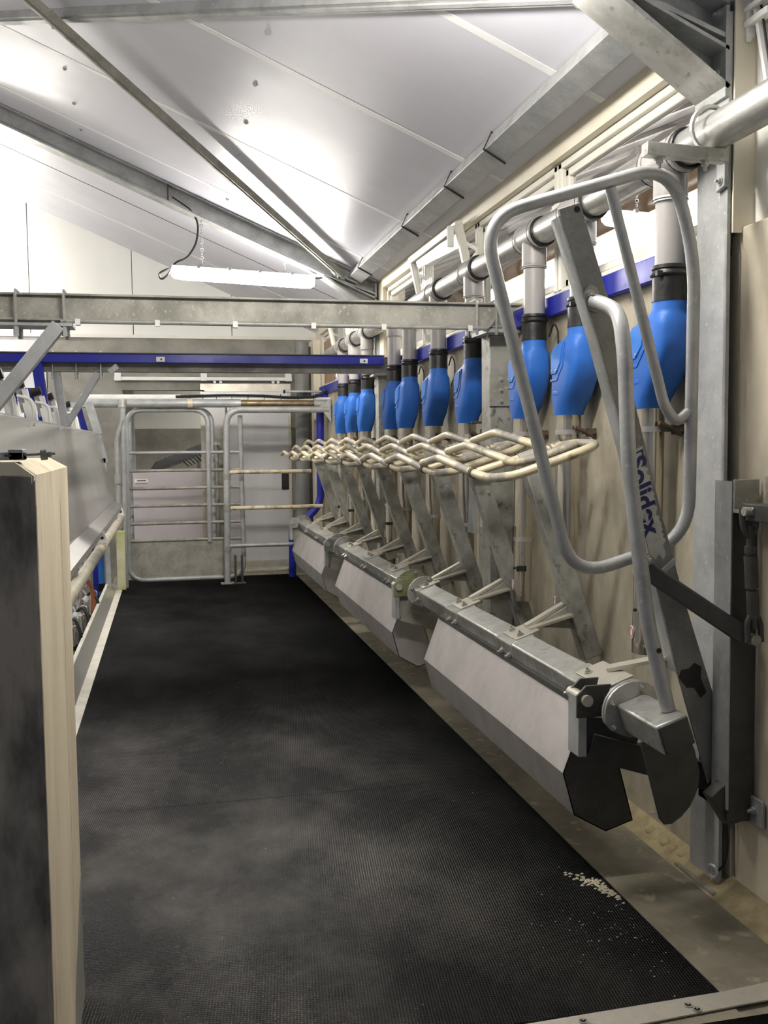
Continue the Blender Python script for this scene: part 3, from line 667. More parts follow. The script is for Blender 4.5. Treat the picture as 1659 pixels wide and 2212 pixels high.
# ================================================================== STALL FRONT
t = thing('stall_beam', 'tilted square steel beam running the length of the stall front', 'beam', (1.37, 6, .63))
def fbox(m_, u0, u1, y0, y1, v0, v1):
    return m_.obox(FR((u0+u1)/2, (y0+y1)/2, (v0+v1)/2), UD*(u1-u0)/2, V(0, (y1-y0)/2, 0), VD*(v1-v0)/2)
BY = [(2.42, 2.665), (2.69, 5.13), (5.43, 7.58), (7.86, 10.10)]
for a, b in BY: build('beam_section', fbox(MB(), -.05, .05, a, b, -.0445, .0445), galv_top, t, .007)
build('end_cap', fbox(MB(), -.047, .047, 2.412, 2.422, -.042, .042), steel_dark, t, .004)
for a, b in ((5.13, 5.43), (7.58, 7.86)):
    build('journal', MB().cyl(FR(0, a, 0), FR(0, b, 0), .043, 18), green_m if a < 6 else galv_worn, t)
def flange(y, m_=galv):
    pts = []
    for i in range(24):
        a = 2*math.pi*i/24; u, v = .098*math.cos(a), .095*math.sin(a)
        if v < 0: u, v = u*(1-.25*(-v/.095)), v*.85
        pts.append(FR(u, y, v))
    f = build('flange', MB().prism(pts, (0, .011, 0)), m_, t, .002)
    k = MB()
    for u, v in ((-.062, .052), (.045, .066), (-.078, -.02), (.078, -.02)): k.bolt(FR(u, y, v), (0, -1, 0), .0085)
    build('bolt', k, galv_top, f)
for y, m_ in ((2.665, galv_top), (2.68, galv), (5.13, galv_top), (5.42, green_m), (7.57, galv_top), (7.85, galv), (10.09, galv_worn)): flange(y, m_)
PY = [2.95+.722*k for k in range(10)]; PY[2] += .026; PY[8] += .03
for y in PY:
    yy = y if y > 3 else 2.99
    cs = build('clamp_sleeve', fbox(MB(), -.056, .054, yy-.085, yy+.085, -.050, .0475), galv_post, t, .006)
    k = MB()
    for dy in (-.05, .04): k.bolt(FR(-.056, yy+dy, -.004), -UD, .010, .012)
    build('bolt', k, galv_top, cs)
build('end_spindle', MB().cyl(FR(0, 10.1, 0), FR(0, 10.32, 0), .035, 14), galv_worn, t)
# bearing supports reaching from the wall
def support(y, label, m_=galv):
    t = thing('bearing_support', label, 'bracket', (1.74, y, .30), 'bearing supports under the stall beam')
    build('channel', MB().box(1.222, 1.25, y-.03, y+.05, .475, .665).box(1.25, 1.34, y+.045, y+.05, .475, .665), galv, t, .002)
    build('arm', MB().bar((1.27, y+.01, .50), (1.70, y+.01, .36), .05, .085, (0, 0, 1)).prism([(1.245, y-.004, .478), (1.43, y-.004, .484), (1.46, y-.004, .56), (1.245, y-.004, .60)], (0, .03, 0)), steel_dark if y < 3 else galv_worn, t, .003)  # near support: its shade is put into the darker steel
    build('foot', MB().box(1.70, 1.738, y-.06, y+.08, .27, .46), galv_worn, t, .003)
    build('lug', MB().prism([(1.215, y-.035, .60), (1.215, y-.035, .67), (1.245, y-.035, .70), (1.33, y-.035, .70), (1.30, y-.035, .60)], (0, .010, 0)).prism([(1.235, y+.055, .58), (1.235, y+.055, .67), (1.265, y+.055, .70), (1.33, y+.055, .70), (1.30, y+.055, .58)], (0, .010, 0)), steel_dark if y < 3 else m_, t, .002)
    build('pin', MB().cyl((1.245, y-.05, .655), (1.245, y+.08, .655), .018, 12), alu, t)
support(2.775, 'shade-darkened wall bracket carrying the near end of the stall beam')
support(5.26, 'algae-stained wall bracket between the nearest and middle troughs', green_m)
support(7.71, 'wall bracket between the middle and farthest troughs')
support(10.0, 'wall bracket at the far flange of the stall beam')

def stall_post(y, label):
    o = FR(.29, y, -.2)
    t = thing('stall_post', label, 'post', tuple(o), 'leaning stall posts')
    build('upright', fbox(MB(), .245, .325, y-.028, y+.036, -.16, .675), galv_post, t, .004)
    pl = fbox(MB(), -.022, .085, y-.075, y+.075, .0475, .054)
    bp = build('clamp_plate', pl, alu, t, .002)
    k = MB()
    for u, dy in ((.01, -.05), (.012, .05)): k.bolt(FR(u, y+dy, .054), VD, .010, .010)
    build('bolt', k, galv_worn, bp)
    a1 = FR(.06, y+.01, .062); a2 = FR(.25, y+.03, .085)
    build('arm', MB().bar(a1, a2, .035, .012, VD).bar(FR(.06, y-.02, .056), FR(.25, y-.03, .045), .04, .010, VD), alu, t)
    build('gusset', MB().prism([FR(.085, y-.01, .05), FR(.248, y-.01, .08), FR(.248, y-.01, -.02), FR(.16, y-.01, .02)], (0, .010, 0)), galv_worn, t)
    build('pivot_bolt', MB().bolt(FR(.30, y-.028, .52), (0, -1, 0), .006), galv_top, t)
    build('hinge_sleeve', MB().cyl(FR(.235, y-.02, .715), FR(.345, y-.02, .715), .026, 14), galv_worn, t)
    build('hinge_spring', MB().tube([FR(.345+.0035*i, y-.02+.021*math.cos(i*1.05), .715+.021*math.sin(i*1.05)) for i in range(22)], .004, 5), galv_worn, t)
    return t
PL = ['', 'nearest plain stall post with sawdust-grey face, just behind the big upright gate', 'second leaning stall post from the near end', 'third leaning stall post, beside the near bearing with the algae stain', 'fourth leaning stall post from the near end',
      'fifth leaning stall post, middle of the row', 'fourth leaning stall post from the far end', 'third leaning stall post from the far end', 'second leaning stall post from the far end', 'farthest leaning stall post, next to the end gate']
p1 = stall_post(PY[1], PL[1])
for i in range(2, 10): dup(p1, (0, PY[i]-PY[1], 0), PL[i])

def loop(y, label):
    t = thing('stall_loop', label, 'loop gate', tuple(FR(.2, y, .7)), 'bent tube loop gates on the stall posts')
    r = .0175
    def Q(u, dy, v): return FR(u, y+dy, v)
    build('outer_tube', MB().tube([Q(.045, .75, .757), Q(.045, .43, .787), Q(.045, 0, .728), Q(.052, -.16, .708), Q(.10, -.30, .704), Q(.40, -.32, .706), Q(.455, -.28, .708), Q(.455, -.10, .712), Q(.40, -.02, .715), Q(.345, -.02, .715)], r, 12, .055, 4), loop_m, t)
    build('cross_tube', MB().cyl(Q(.05, -.005, .728), Q(.235, -.02, .722), r*.9, 12), loop_m, t)
    build('middle_tube', MB().tube([Q(.18, .75, .768), Q(.18, .42, .800), Q(.18, 0, .742), Q(.185, -.10, .722), Q(.26, -.15, .716), Q(.40, -.16, .714), Q(.445, -.12, .712)], r, 12, .05, 4), loop_m, t)
    build('rear_tube', MB().tube([Q(.315, .75, .775), Q(.315, .40, .812), Q(.32, -.02, .752), Q(.33, -.02, .735)], r, 12, .04, 4), loop_m, t)
    build('clamp', MB().tube([Q(.045, .012, .729), Q(.0455, -.014, .7265)], .0215, 12), rust, t)
    return t
l1 = loop(PY[1], 'nearest cream bent-tube loop, full outline showing beside the upright gate')
for i in range(2, 10):
    dup(l1, (0, PY[i]-PY[1], 0), '%s cream bent-tube loop from the near end, on its stall post' % ORD[i-1] if i < 9 else 'farthest cream bent-tube loop, tips pointing at the end gate')

# troughs
def trough(y0, y1, label):
    t = thing('feed_trough', label, 'trough', (1.36, (y0+y1)/2, .16), 'stainless troughs under the stall beam')
    pf_ = [(1.318, .585), (1.237, .371), (1.276, .227), (1.389, .161), (1.487, .19), (1.432, .40)]
    sk = MB(); th = .004
    for (a, b) in zip(pf_[:-1], pf_[1:]):
        d_ = V(b[0]-a[0], 0, b[1]-a[1]).normalized(); n_ = V(-d_.z, 0, d_.x)*th
        sk.prism([V(a[0], y0, a[1]), V(b[0], y0, b[1]), V(b[0], y0, b[1])+n_, V(a[0], y0, a[1])+n_], (0, y1-y0, 0))
    build('skin', sk, inox_dirty, t)
    for yy in (y0, y1-.004):
        build('end_plate', MB().prism([(x, yy, z) for x, z in pf_], (0, .004, 0)), steel_dark if yy == y0 and y0 < 3 else inox_dirty, t)  # near stainless plate faces away from the lamps; shade put into its colour
    build('hanger_strip', MB().box(1.31, 1.345, y0+.02, y1-.02, .575, .595), steel_dark, t)
    return t
trough(2.90, 4.66, 'nearest stainless trough with shade-darkened end plate, under the stall beam')
trough(5.37, 7.32, 'middle stainless trough between the two bearing brackets')
trough(7.98, 9.95, 'farthest stainless trough, creased, reaching the end gate')
t = thing('end_shield', 'dark curved steel plate hanging below the near end of the beam', 'plate', tuple(FR(.07, 2.56, -.3)))
ep = [(-.058, -.040), (-.072, -.283), (-.063, -.306), (-.040, -.314), (-.005, -.306), (.030, -.288), (.055, -.265), (.078, -.236), (.092, -.20), (.098, -.131), (.090, -.040)]
build('plate', MB().prism([FR(u, 2.545, v) for u, v in ep], (0, .008, 0)), steel_dark, t, .002)
k = MB(); q = [FR(u, 2.548, v) for u, v in ((-.063, -.306), (-.040, -.314), (-.005, -.306), (.030, -.288), (.055, -.265), (.078, -.236), (.092, -.20))]
for a, b in zip(q[:-1], q[1:]): k.add([a, b, b+V(0, .09, 0), a+V(0, .09, 0)], [(0, 1, 2, 3)])
build('rolled_edge', k, galv_worn, t)

# the big upright gate at the near end
t = thing('head_gate', 'big upright tubular gate on a lettered steel plate post, nearest to camera', 'gate', tuple(FR(.25, 2.7, -.3)))
Y0 = 2.70
gp = [(.250, 1.50), (.322, 1.50), (.322, 1.14), (.303, .80), (.288, .55), (.279, .25), (.281, -.10), (.276, -.19), (.256, -.265), (.178, -.335), (.186, .05), (.203, .30), (.240, .75), (.252, 1.10)]
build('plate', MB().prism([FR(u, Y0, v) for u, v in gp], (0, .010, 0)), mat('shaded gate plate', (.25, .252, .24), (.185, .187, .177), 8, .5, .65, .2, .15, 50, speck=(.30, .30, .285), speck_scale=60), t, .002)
build('side_flange', MB().prism([FR(.250, Y0, 1.48), FR(.244, Y0, 1.48), FR(.246, Y0, 1.10), FR(.234, Y0, .75), FR(.197, Y0, .30), FR(.181, Y0, .05), FR(.186, Y0, .05), FR(.203, Y0, .30), FR(.240, Y0, .75), FR(.252, Y0, 1.10)], (0, .06, 0)), galv, t)
build('fold', MB().prism([FR(.205, Y0-.006, .365), FR(.284, Y0-.006, .395), FR(.282, Y0-.006, .372), FR(.203, Y0-.006, .342)], (0, .012, 0)), galv, t, .004)
LP = [(.02, 1.50), (.05, 1.545), (.60, 1.525), (.652, 1.47), (.645, 1.30), (.40, .52), (.36, .445), (.0, .445), (-.035, .56)]
LP = [(.028, 1.545), (.655, 1.53), (.650, 1.25), (.365, .425), (-.04, .445)]
build('loop_tube', MB().tube([FR(u, Y0+.03, v) for u, v in LP], .0195, 14, .13, 8, closed=True), galv, t)
build('inner_tube', MB().tube([FR(u, Y0+.03, v) for u, v in ((.443, 1.515), (.412, .84), (.435, .78), (.485, .80))], .0165, 12, .06, 6), galv, t)
build('strut', MB().tube([FR(.030, 2.49, .045), FR(.052, 2.50, .30), FR(.104, 2.51, .56), FR(.147, 2.52, .755), FR(.238, 2.54, 1.04), FR(.268, 2.565, 1.13), FR(.283, 2.60, 1.17), FR(.276, 2.655, 1.20), FR(.268, 2.69, 1.215)], .0215, 14, .05, 3), galv, t)
build('strut_plate', MB().prism([FR(.243, 2.692, 1.20), FR(.268, 2.692, 1.18), FR(.295, 2.692, 1.20), FR(.293, 2.692, 1.25), FR(.272, 2.692, 1.265), FR(.246, 2.692, 1.245)], (0, .008, 0)), galv_worn, t, .003)
build('bolt', MB().bolt(FR(.264, 2.692, 1.236), (0, -1, 0), .010, .011), galv_top, t)
build('hole', MB().cyl(FR(.306, Y0-.001, 1.483), FR(.306, Y0+.002, 1.483), .0095, 12), black, t)
build('hole', MB().cyl(FR(.050, 2.474, .225), FR(.050, 2.49, .225), .008, 10), black, t)
build('arm', MB().bar(FR(.06, 2.92, .06), FR(.20, 2.75, .085), .04, .012, VD), alu, t)
build('clamp_plate', fbox(MB(), -.022, .085, 2.80, 3.02, .0475, .054), alu, t, .002)
build('clamp_bolt', MB().bolt(FR(.005, 2.97, .054), VD, .010, .010), galv_worn, t)
build('edge_patch', MB().prism([FR(u, Y0-.0012, v) for u, v in ((.185, .03), (.20, .05), (.225, .045), (.25, .055), (.268, .035), (.255, .0), (.26, -.05), (.235, -.06), (.225, -.02), (.20, -.01))], (0, .001, 0)), black, t)
# worn sticker with its lettering, on the plate
random.seed(3)
ed = []
v = .74
while v > .425:
    ed.append((.268+.02*(v-.42)/.3+random.uniform(-.009, .005), v)); v -= .008
pts = [(.205, .74)]+ed+[(.30-.02, .425), (.262, .415), (.24, .43), (.215, .42), (.200, .44)]
pts = [(.234, .748), (.292, .756)]+ed+[(.262, .415), (.25, .40), (.24, .422), (.225, .41), (.212, .43)]
so = build('sticker', MB().prism([FR(u, Y0-.0010, v) for u, v in pts], (0, .0008, 0)), stick, t)
def lettering(txt, parent, size, u, v, y, m, name='lettering', off=.0):
    cu = bpy.data.curves.new(name, 'FONT'); cu.body = txt; cu.size = size; cu.offset = off; cu.extrude = .0004; cu.space_character = 1.02
    tmp = bpy.data.objects.new(name+'_curve', cu); COL.objects.link(tmp)
    bpy.context.view_layer.update()
    me = bpy.data.meshes.new_from_object(tmp.evaluated_get(bpy.context.evaluated_depsgraph_get()))
    bpy.data.objects.remove(tmp)
    ud = (UD+VD*.06).normalized(); vd = (-VD-UD*.085).normalized()
    M_ = Matrix((vd, ud, V(0, -1, 0))).transposed()
    base = Vector(parent['_o']); org = FR(u, y, v)
    for q in me.vertices: q.co = org+M_ @ q.co-base
    me.materials.clear(); me.materials.append(m)
    o = bpy.data.objects.new(name, me); COL.objects.link(o); o.parent = parent; o['_o'] = parent['_o']
    return o
lettering('Solidex', so, .0800, .2330, .728, Y0-.0016, navy, off=.0028)
build('print_frame', MB().prism([FR(.281, Y0-.0015, .745), FR(.286, Y0-.0015, .745), FR(.284, Y0-.0015, .70), FR(.279, Y0-.0015, .70)], (0, .0004, 0)).prism([FR(.238, Y0-.0015, .740), FR(.286, Y0-.0015, .747), FR(.286, Y0-.0015, .742), FR(.238, Y0-.0015, .735)], (0, .0004, 0)), navy, so)

# operating linkage on the wall slab
t = thing('link_rod', 'dark diagonal lever from the gate plate to the turnbuckle', 'lever', (1.5, 2.6, .95))
build('lever', MB().bar((1.385, 2.655, 1.075), (1.675, 2.555, .865), .022, .055, (0, 0, 1)), steel_dark, t, .006)
build('bolt', MB().bolt((1.395, 2.64, 1.10), (0, -1, 0), .012, .014).cyl((1.685, 2.52, .862), (1.685, 2.60, .862), .017, 12), galv_worn, t)
t = thing('turnbuckle', 'dark screw turnbuckle hanging between two clevises on the wall post', 'turnbuckle', (1.685, 2.55, .86))
A, B = V(1.66, 2.53, 1.245), V(1.685, 2.53, .865)
dd = (B-A)
build('barrel', MB().cyl(A+dd*.35, A+dd*.60, .020, 14).cyl(A+dd*.62, A+dd*.84, .018, 14).cyl(A+dd*.27, A+dd*.33, .017, 12), steel_dark, t)
build('rod', MB().cyl(A+dd*.12, A+dd*.92, .011, 10), steel_dark, t)
def clevis(p, s_):
    q = MB(); tt = dd.normalized()*s_
    q.tube([p+V(-.022, 0, 0)-tt*.01, p+V(-.022, 0, 0)+tt*.05, p+tt*.085, p+V(.022, 0, 0)+tt*.05, p+V(.022, 0, 0)-tt*.01], .009, 8, .02); return q
build('clevis', clevis(A, 1), steel_dark, t); build('clevis', clevis(B, -1), steel_dark, t)
build('pin', MB().cyl(A+V(-.03, -.02, 0), A+V(.03, -.02, 0), .013, 12).cyl(A+V(0, -.035, 0), A+V(0, .02, 0), .013, 12), galv_worn, t)
t = thing('wall_post', 'shade-darkened steel channel post bolted to the concrete slab beside the turnbuckle', 'post', (1.69, 2.64, .28))
build('upright', MB().box(1.652, 1.738, 2.60, 2.612, .28, 1.30).box(1.652, 1.662, 2.612, 2.69, .32, 1.33), steel_dark, t, .002)  # galvanised channel; its backlit shade is put into the dark colour
build('front_edge', MB().box(1.648, 1.652, 2.60, 2.69, .32, 1.33), galv, t)
build('foot', MB().prism([(1.60, 2.614, .36), (1.652, 2.614, .40), (1.735, 2.614, .40), (1.72, 2.614, .275), (1.66, 2.614, .265)], (0, .05, 0)), steel_dark, t, .003)
build('top_bracket', MB().box(1.652, 1.735, 2.59, 2.60, 1.245, 1.335).box(1.652, 1.735, 2.50, 2.6, 1.235, 1.247).box(1.733, 1.739, 2.47, 2.56, 1.22, 1.345), galv_worn, t, .002)
build('bolt', MB().bolt((1.733, 2.52, 1.30), (-1, 0, 0), .013, .012).bolt((1.73, 2.58, .32), (-1, 0, 0), .012, .012), galv, t)
build('foot_plate', MB().box(1.728, 1.738, 2.54, 2.62, .275, .36), galv, t, .002)
build('dust_heap', MB().lathe((1.70, 2.545, 1.247), [(.035, 0), (.03, .008), (.015, .016), (.002, .02)], 10), white_dust, t)
build('link_arm', MB().box(1.655, 1.70, 1.9, 2.56, 1.215, 1.268), steel_dark, t, .004)
# concrete slab at the right, column recess, cladding, window winder
t = thing('concrete_slab', 'tall pale concrete slab with a rounded top corner at the right edge', 'slab', (1.80, 2.0, 0))
sp = [(2.70, 0), (2.775, 2.06), (2.772, 2.085), (2.755, 2.103), (2.73, 2.108), (.9, 2.12), (.9, 0)]
sp = [(2.705, 0), (2.775, 2.06), (2.77, 2.088), (2.75, 2.104), (2.72, 2.108), (.9, 2.12), (.9, 0)]
build('slab', MB().prism([(1.745, y, z) for y, z in sp], (.13, 0, 0)), slab_m, t, .006)
cl = struct('trim_2')
for y in (2.62, 2.40, 2.18, 1.96, 1.74, 1.52):
    build('cladding_sheet', MB().prism([(1.80, y+.20, 2.0), (1.80, y+.20, 3.0), (1.785, y+.185, 3.0), (1.785, y+.185, 2.0)], (0, -.18, 0)).box(1.80, 1.82, y, y+.22, 2.0, 3.0), clad, cl)
build('corner_sheet', MB().box(1.713, 1.785, 2.716, 2.724, 2.09, 3.2), fascia_m, cl)
t = thing('window_winder', 'white plastic window opener arm at the upper right edge', 'window opener', (1.76, 2.7, 2.4))
build('rod', MB().cyl((1.76, 2.50, 2.05), (1.765, 2.72, 2.86), .010, 8), pvc_white, t)
build('cord', MB().cyl((1.755, 2.47, 2.0), (1.762, 2.70, 2.9), .004, 6), black, t)
build('latch', MB().box(1.74, 1.775, 2.60, 2.72, 2.70, 2.72).box(1.74, 1.775, 2.60, 2.72, 2.745, 2.76).box(1.745, 1.77, 2.70, 2.74, 2.67, 2.79).bar((1.76, 2.74, 2.74), (1.75, 2.70, 2.66), .015, .02), pvc_white, t, .003)
t = thing('drain_cable', 'thin cable with a shackle at the foot of the near column', 'cable', (1.70, 2.72, .03))
build('cord', MB().tube([(1.72, 2.715, .30), (1.712, 2.705, .28), (1.715, 2.70, .16), (1.71, 2.705, .10), (1.70, 2.735, .06)], .004, 6, .03), black, t)
build('shackle', MB().torus((1.69, 2.745, .06), (1, .3, 0), .02, .006, 12, 6).bolt((1.70, 2.74, .04), (-1, 0, 0), .012), galv, t)
mo = MB()
for i in range(16):
    y = 2.74+i*.055; h_ = random.uniform(.008, .022)
    mo.lathe((1.725-random.uniform(0, .02), y, .02), [(h_*1.2, 0), (h_, h_*.4), (h_*.4, h_*.8), (.002, h_*.9)], 7)
o = build('mortar_crumbs', mo, mortar); o['kind'] = 'stuff'; tag(o, 'crumbly yellow mortar along the foot of the wall', 'mortar')

# ================================================================== FLOOR MATS, KERB, PIT
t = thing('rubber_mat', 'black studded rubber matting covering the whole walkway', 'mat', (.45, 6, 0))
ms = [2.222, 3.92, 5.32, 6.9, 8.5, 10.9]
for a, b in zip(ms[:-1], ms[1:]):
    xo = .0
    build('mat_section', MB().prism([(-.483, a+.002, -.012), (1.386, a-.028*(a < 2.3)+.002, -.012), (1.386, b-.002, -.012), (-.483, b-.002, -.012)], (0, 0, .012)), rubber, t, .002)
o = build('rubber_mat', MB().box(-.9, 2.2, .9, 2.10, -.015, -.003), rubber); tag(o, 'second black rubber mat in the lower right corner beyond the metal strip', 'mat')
t = thing('edge_strip', 'pale aluminium edging strip screwed across the near end of the mat', 'edging', (.9, 2.18, 0))
build('strip', MB().prism([(-.5, 2.185, .0), (.846, 2.192, 0), (1.39, 2.205, 0), (1.73, 2.235, 0), (1.73, 2.155, 0), (1.39, 2.140, 0), (.846, 2.11, 0), (-.5, 2.10, 0)], (0, 0, .004)), alu, t)
k = MB()
for x in (.98, 1.27): k.bolt((x, 2.168, .004), (0, 0, 1), .008, .003).bolt((x+.012, 2.145, .004), (0, 0, 1), .008, .003)
build('screw', k, galv_top, t)
random.seed(11); k = MB()
for i in range(260):
    g = random.gauss(0, 1); x = 1.372-abs(random.gauss(0, .035)); y = 2.80+(1.372-x)*1.6+random.gauss(0, .035)
    if i > 170: x = 1.36-abs(random.gauss(0, .16)); y = 2.55+random.gauss(0, .13)
    s_ = random.uniform(.0012, .0035) if i > 170 else random.uniform(.003, .009)
    k.add([(x-s_, y, .0006), (x, y-s_*.7, .0006), (x+s_, y, .0006), (x, y+s_*.7, .0006), (x, y, .0006+s_*.6)], [(0, 1, 4), (1, 2, 4), (2, 3, 4), (3, 0, 4)])
for i in range(60):
    x = random.uniform(-.45, 1.35); y = random.uniform(2.6, 8); s_ = random.uniform(.001, .003)
    k.add([(x-s_, y, .0006), (x, y-s_, .0006), (x+s_, y, .0006), (x, y+s_, .0006), (x, y, .0006+s_*.5)], [(0, 1, 4), (1, 2, 4), (2, 3, 4), (3, 0, 4)])
o = build('feed_crumbs', k, white_dust); o['kind'] = 'stuff'; tag(o, 'pale feed crumbs scattered on the black mat', 'crumbs')
t = thing('pit_kerb', 'stainless kerb with a pale top strip along the left mat edge', 'kerb', (-.55, 6, 0))
for a, b in ((2.6, 4.5), (4.504, 6.2), (6.204, 7.9), (7.904, 10.15)):
    build('top_strip', MB().box(-.542, -.484, a, b, -.01, .002), pale_strip, t)
    build('kick_plate', MB().prism([(-.542, a, .002), (-.612, a, .085), (-.616, a, .083), (-.546, a, -.002)], (0, b-a, 0)), inox_mirror, t)
    build('edge_cap', MB().box(-.635, -.61, a, b, .078, .09), pale_strip, t)
# left concrete end wall in the foreground
t = thing('concrete_pit_wall', 'cream concrete wall end with dark rough face in the left foreground', 'wall', (-.4, 2.2, 0))
yo, yi = 1.95, 2.585
build('side_face', MB().prism([(-.25, yo, 0), (-.25, yi, 0), (-.25, yi, 1.403), (-.25, yo, 1.398)], (-.02, 0, 0)), conc_cream, t)
build('core', MB().add([(-.27, yo-.0, 0), (-.27, yi, 0), (-1.1, yi, 0), (-1.1, yo-.0, 0), (-.25, yo, 1.398), (-.25, yi, 1.403), (-1.1, yi, 1.41), (-1.1, yo, 1.41), (-.285, yo+.01, 1.424), (-.285, yi-.06, 1.427), (-1.1, yi-.06, 1.427), (-1.1, yo+.01, 1.424)],
      [(0, 1, 5, 4), (1, 2, 6, 5), (4, 5, 9, 8), (5, 6, 10, 9), (8, 9, 10, 11), (4, 8, 11, 7), (2, 3, 7, 11, 10, 6), (0, 3, 2, 1)]), conc_cream, t)
build('rough_face', MB().prism([(-.253, yo, 0), (-.253, yo, 1.397), (-1.1, yo, 1.409), (-1.1, yo, 0)], (0, -.012, 0)), conc_rough, t)
build('arris', MB().prism([(-.247, yo-.010, 0), (-.247, yo-.010, 1.39), (-.256, yo-.013, 1.38), (-.256, yo-.013, 0)], (0, .012, 0)), conc_rough, t)
random.seed(5)
for nm, y0, wd, m_ in (('edge_stain', yo+.012, .010, rust), ('form_seam', yi-.19, .003, conc_grey)):
    L_, R_ = [], []; z = .02
    while z < 1.36:
        L_.append((y0-random.uniform(0, wd*.4), z)); R_.append((y0+random.uniform(wd*.2, wd*1.2), z)); z += .03
    k = MB(); n_ = len(L_)
    k.add([(-.2492, y, z) for y, z in L_+R_], [(i, i+1, n_+i+1, n_+i) for i in range(n_-1)])
    build(nm, k, m_, t)
build('base_patch', MB().prism([(-.2495, yi-.002, .0), (-.2495, yi-.25, .0), (-.2495, yi-.22, .12), (-.2495, yi-.05, .30), (-.2495, yi-.002, .34)], (.0004, 0, 0)), conc_grey, t)  # grey patch at the foot of the side face
t = thing('rail_bracket', 'grey slotted bracket with a bolt lying on the left concrete wall', 'bracket', (-.30, 2.05, 1.425))
build('plate', MB().box(-.42, -.272, 1.98, 2.03, 1.428, 1.444).box(-.30, -.272, 1.98, 2.03, 1.428, 1.449), galv, t, .002)
build('slot', MB().box(-.306, -.294, 1.9785, 1.9805, 1.435, 1.439), steel_dark, t)
build('bolt', MB().cyl((-.272, 2.0, 1.438), (-.215, 2.0, 1.440), .0025, 8).cyl((-.242, 2.0, 1.438), (-.230, 2.0, 1.439), .011, 12).cyl((-.229, 2.0, 1.439), (-.222, 2.0, 1.439), .006, 8), galv_worn, t)
# splash shield
t = thing('splash_shield', 'large curved stainless splash shield beside the milking pit', 'shield', (-.6, 6, .88))
sp = [(-.665, 1.60), (-.66, 1.585), (-.62, 1.36), (-.575, 1.14), (-.535, .94), (-.528, .925)]
for a, b in ((2.62, 9.95),):
    k = MB(); n = 12
    vs = []; m_ = len(sp)
    for i in range(n+1):
        y = a+(b-a)*i/n
        for x, z in sp: vs.append((x, y, z))
    fc = [(i*m_+j, i*m_+j+1, (i+1)*m_+j+1, (i+1)*m_+j) for i in range(n) for j in range(m_-1)]
    o = build('sheet', k.add(vs, fc), inox_mirror, t)
    md = o.modifiers.new('thick', 'SOLIDIFY'); md.thickness = .004
k = MB()
for y in (5.1, 6.2, 6.5, 7.8, 9.0): k.cyl((-.648, y, 1.57), (-.640, y, 1.568), .006, 8)
build('rivet', k, galv_top, t)
k = MB()
lg = [(-.528, .925), (-.452, .880), (-.446, .852), (-.449, .851), (-.456, .876), (-.529, .920)]
build('ledge', k.prism([(x, 2.62, z) for x, z in lg], (0, 7.33, 0)), inox, t)
build('bottom_bracket', MB().box(-.53, -.47, 7.2, 7.26, .78, .87).box(-.53, -.47, 9.3, 9.36, .74, .87).box(-.53, -.47, 5.2, 5.26, .72, .87), inox, t)
t = thing('rump_pipe', 'thick dirty pipe running below the splash shield', 'pipe', (-.47, 6, .75))
for a, b in ((2.62, 6.9), (6.95, 9.95)): build('pipe', MB().cyl((-.465, a, .755), (-.465, b, .755), .034, 14), cream_pipe, t)
for y in (6.92, 9.7):
    k = build('lug', MB().prism([(-.49, y, .79), (-.42, y, .79), (-.44, y, .87), (-.475, y, .87)], (0, .03, 0)), pvc_white, t, .003)
    build('bolt', MB().cyl((-.455, y-.004, .83), (-.455, y, .83), .012, 10), black, k)
build('collar', MB().cyl((-.465, 6.88, .755), (-.465, 6.97, .755), .042, 14), cream_pipe, t)
# milking gear in the pit
def cluster(x, y, z, label):
    t = thing('milking_cluster', label, 'milking cluster', (x, y, z), 'milking clusters in the pit')
    build('claw', MB().lathe((x, y, z), [(.03, -.05), (.05, -.03), (.055, 0), (.04, .03), (.02, .05)], 14), pvc_white, t)
    for i in range(4):
        a = i*math.pi/2+.5; p = V(x+.06*math.cos(a), y+.06*math.sin(a), z+.02)
        s_ = build('teat_cup', MB().cyl(p, p+V(.02*math.cos(a), .02*math.sin(a), -.13), .022, 10), inox, t)
        build('liner', MB().cyl(p+V(.02*math.cos(a), .02*math.sin(a), -.13), p+V(.025*math.cos(a), .025*math.sin(a), -.16), .025, 10), black, s_)
    build('hose', MB().tube([(x, y, z+.05), (x+.05, y-.05, z+.10), (x+.10, y-.10, z), (x+.10, y-.10, z-.25), (x+.02, y-.10, z-.45), (x-.08, y, z-.3)], .013, 8, .1), black, t)
    build('clear_tube', MB().tube([(x, y, z+.04), (x-.05, y, z+.12), (x-.10, y+.06, z+.05), (x-.08, y+.1, z-.3)], .009, 8, .08), pvc_white, t)
    build('hook', MB().torus((x+.05, y, z+.06), (.3, 1, 0), .035, .006, 14, 6), inox, t)
    return t
ck = cluster(-.74, 7.3, .13, 'milking cluster with black hoses below the pipe, nearest to camera')
dup(ck, (.0, .75, -.04), 'second milking cluster along the pit from the camera')
dup(ck, (.02, 1.55, -.03), 'third milking cluster along the pit, beside the blue pipe')
t = thing('red_hose', 'terracotta air hose curving down into the pit', 'hose', (-.75, 7.0, 0))
build('hose', MB().tube([(-.80, 8.5, .36), (-.70, 8.55, .34), (-.655, 8.6, .24), (-.66, 8.6, .0), (-.70, 8.6, -1.0)], .018, 10, .08), red_hose, t)
build('tie', MB().torus((-.66, 8.6, .05), (0, 0, 1), .021, .003, 10, 4), black, t)
t = thing('blue_pipe', 'bright blue upright pipe standing in the pit', 'pipe', (-.70, 10.3, -.9))
build('pipe', MB().cyl((-.70, 10.3, -.9), (-.72, 10.3, .70), .05, 14), blue_lid, t)
build('band', MB().cyl((-.7107, 10.3, -.02), (-.7117, 10.3, .06), .053, 14), black, t)
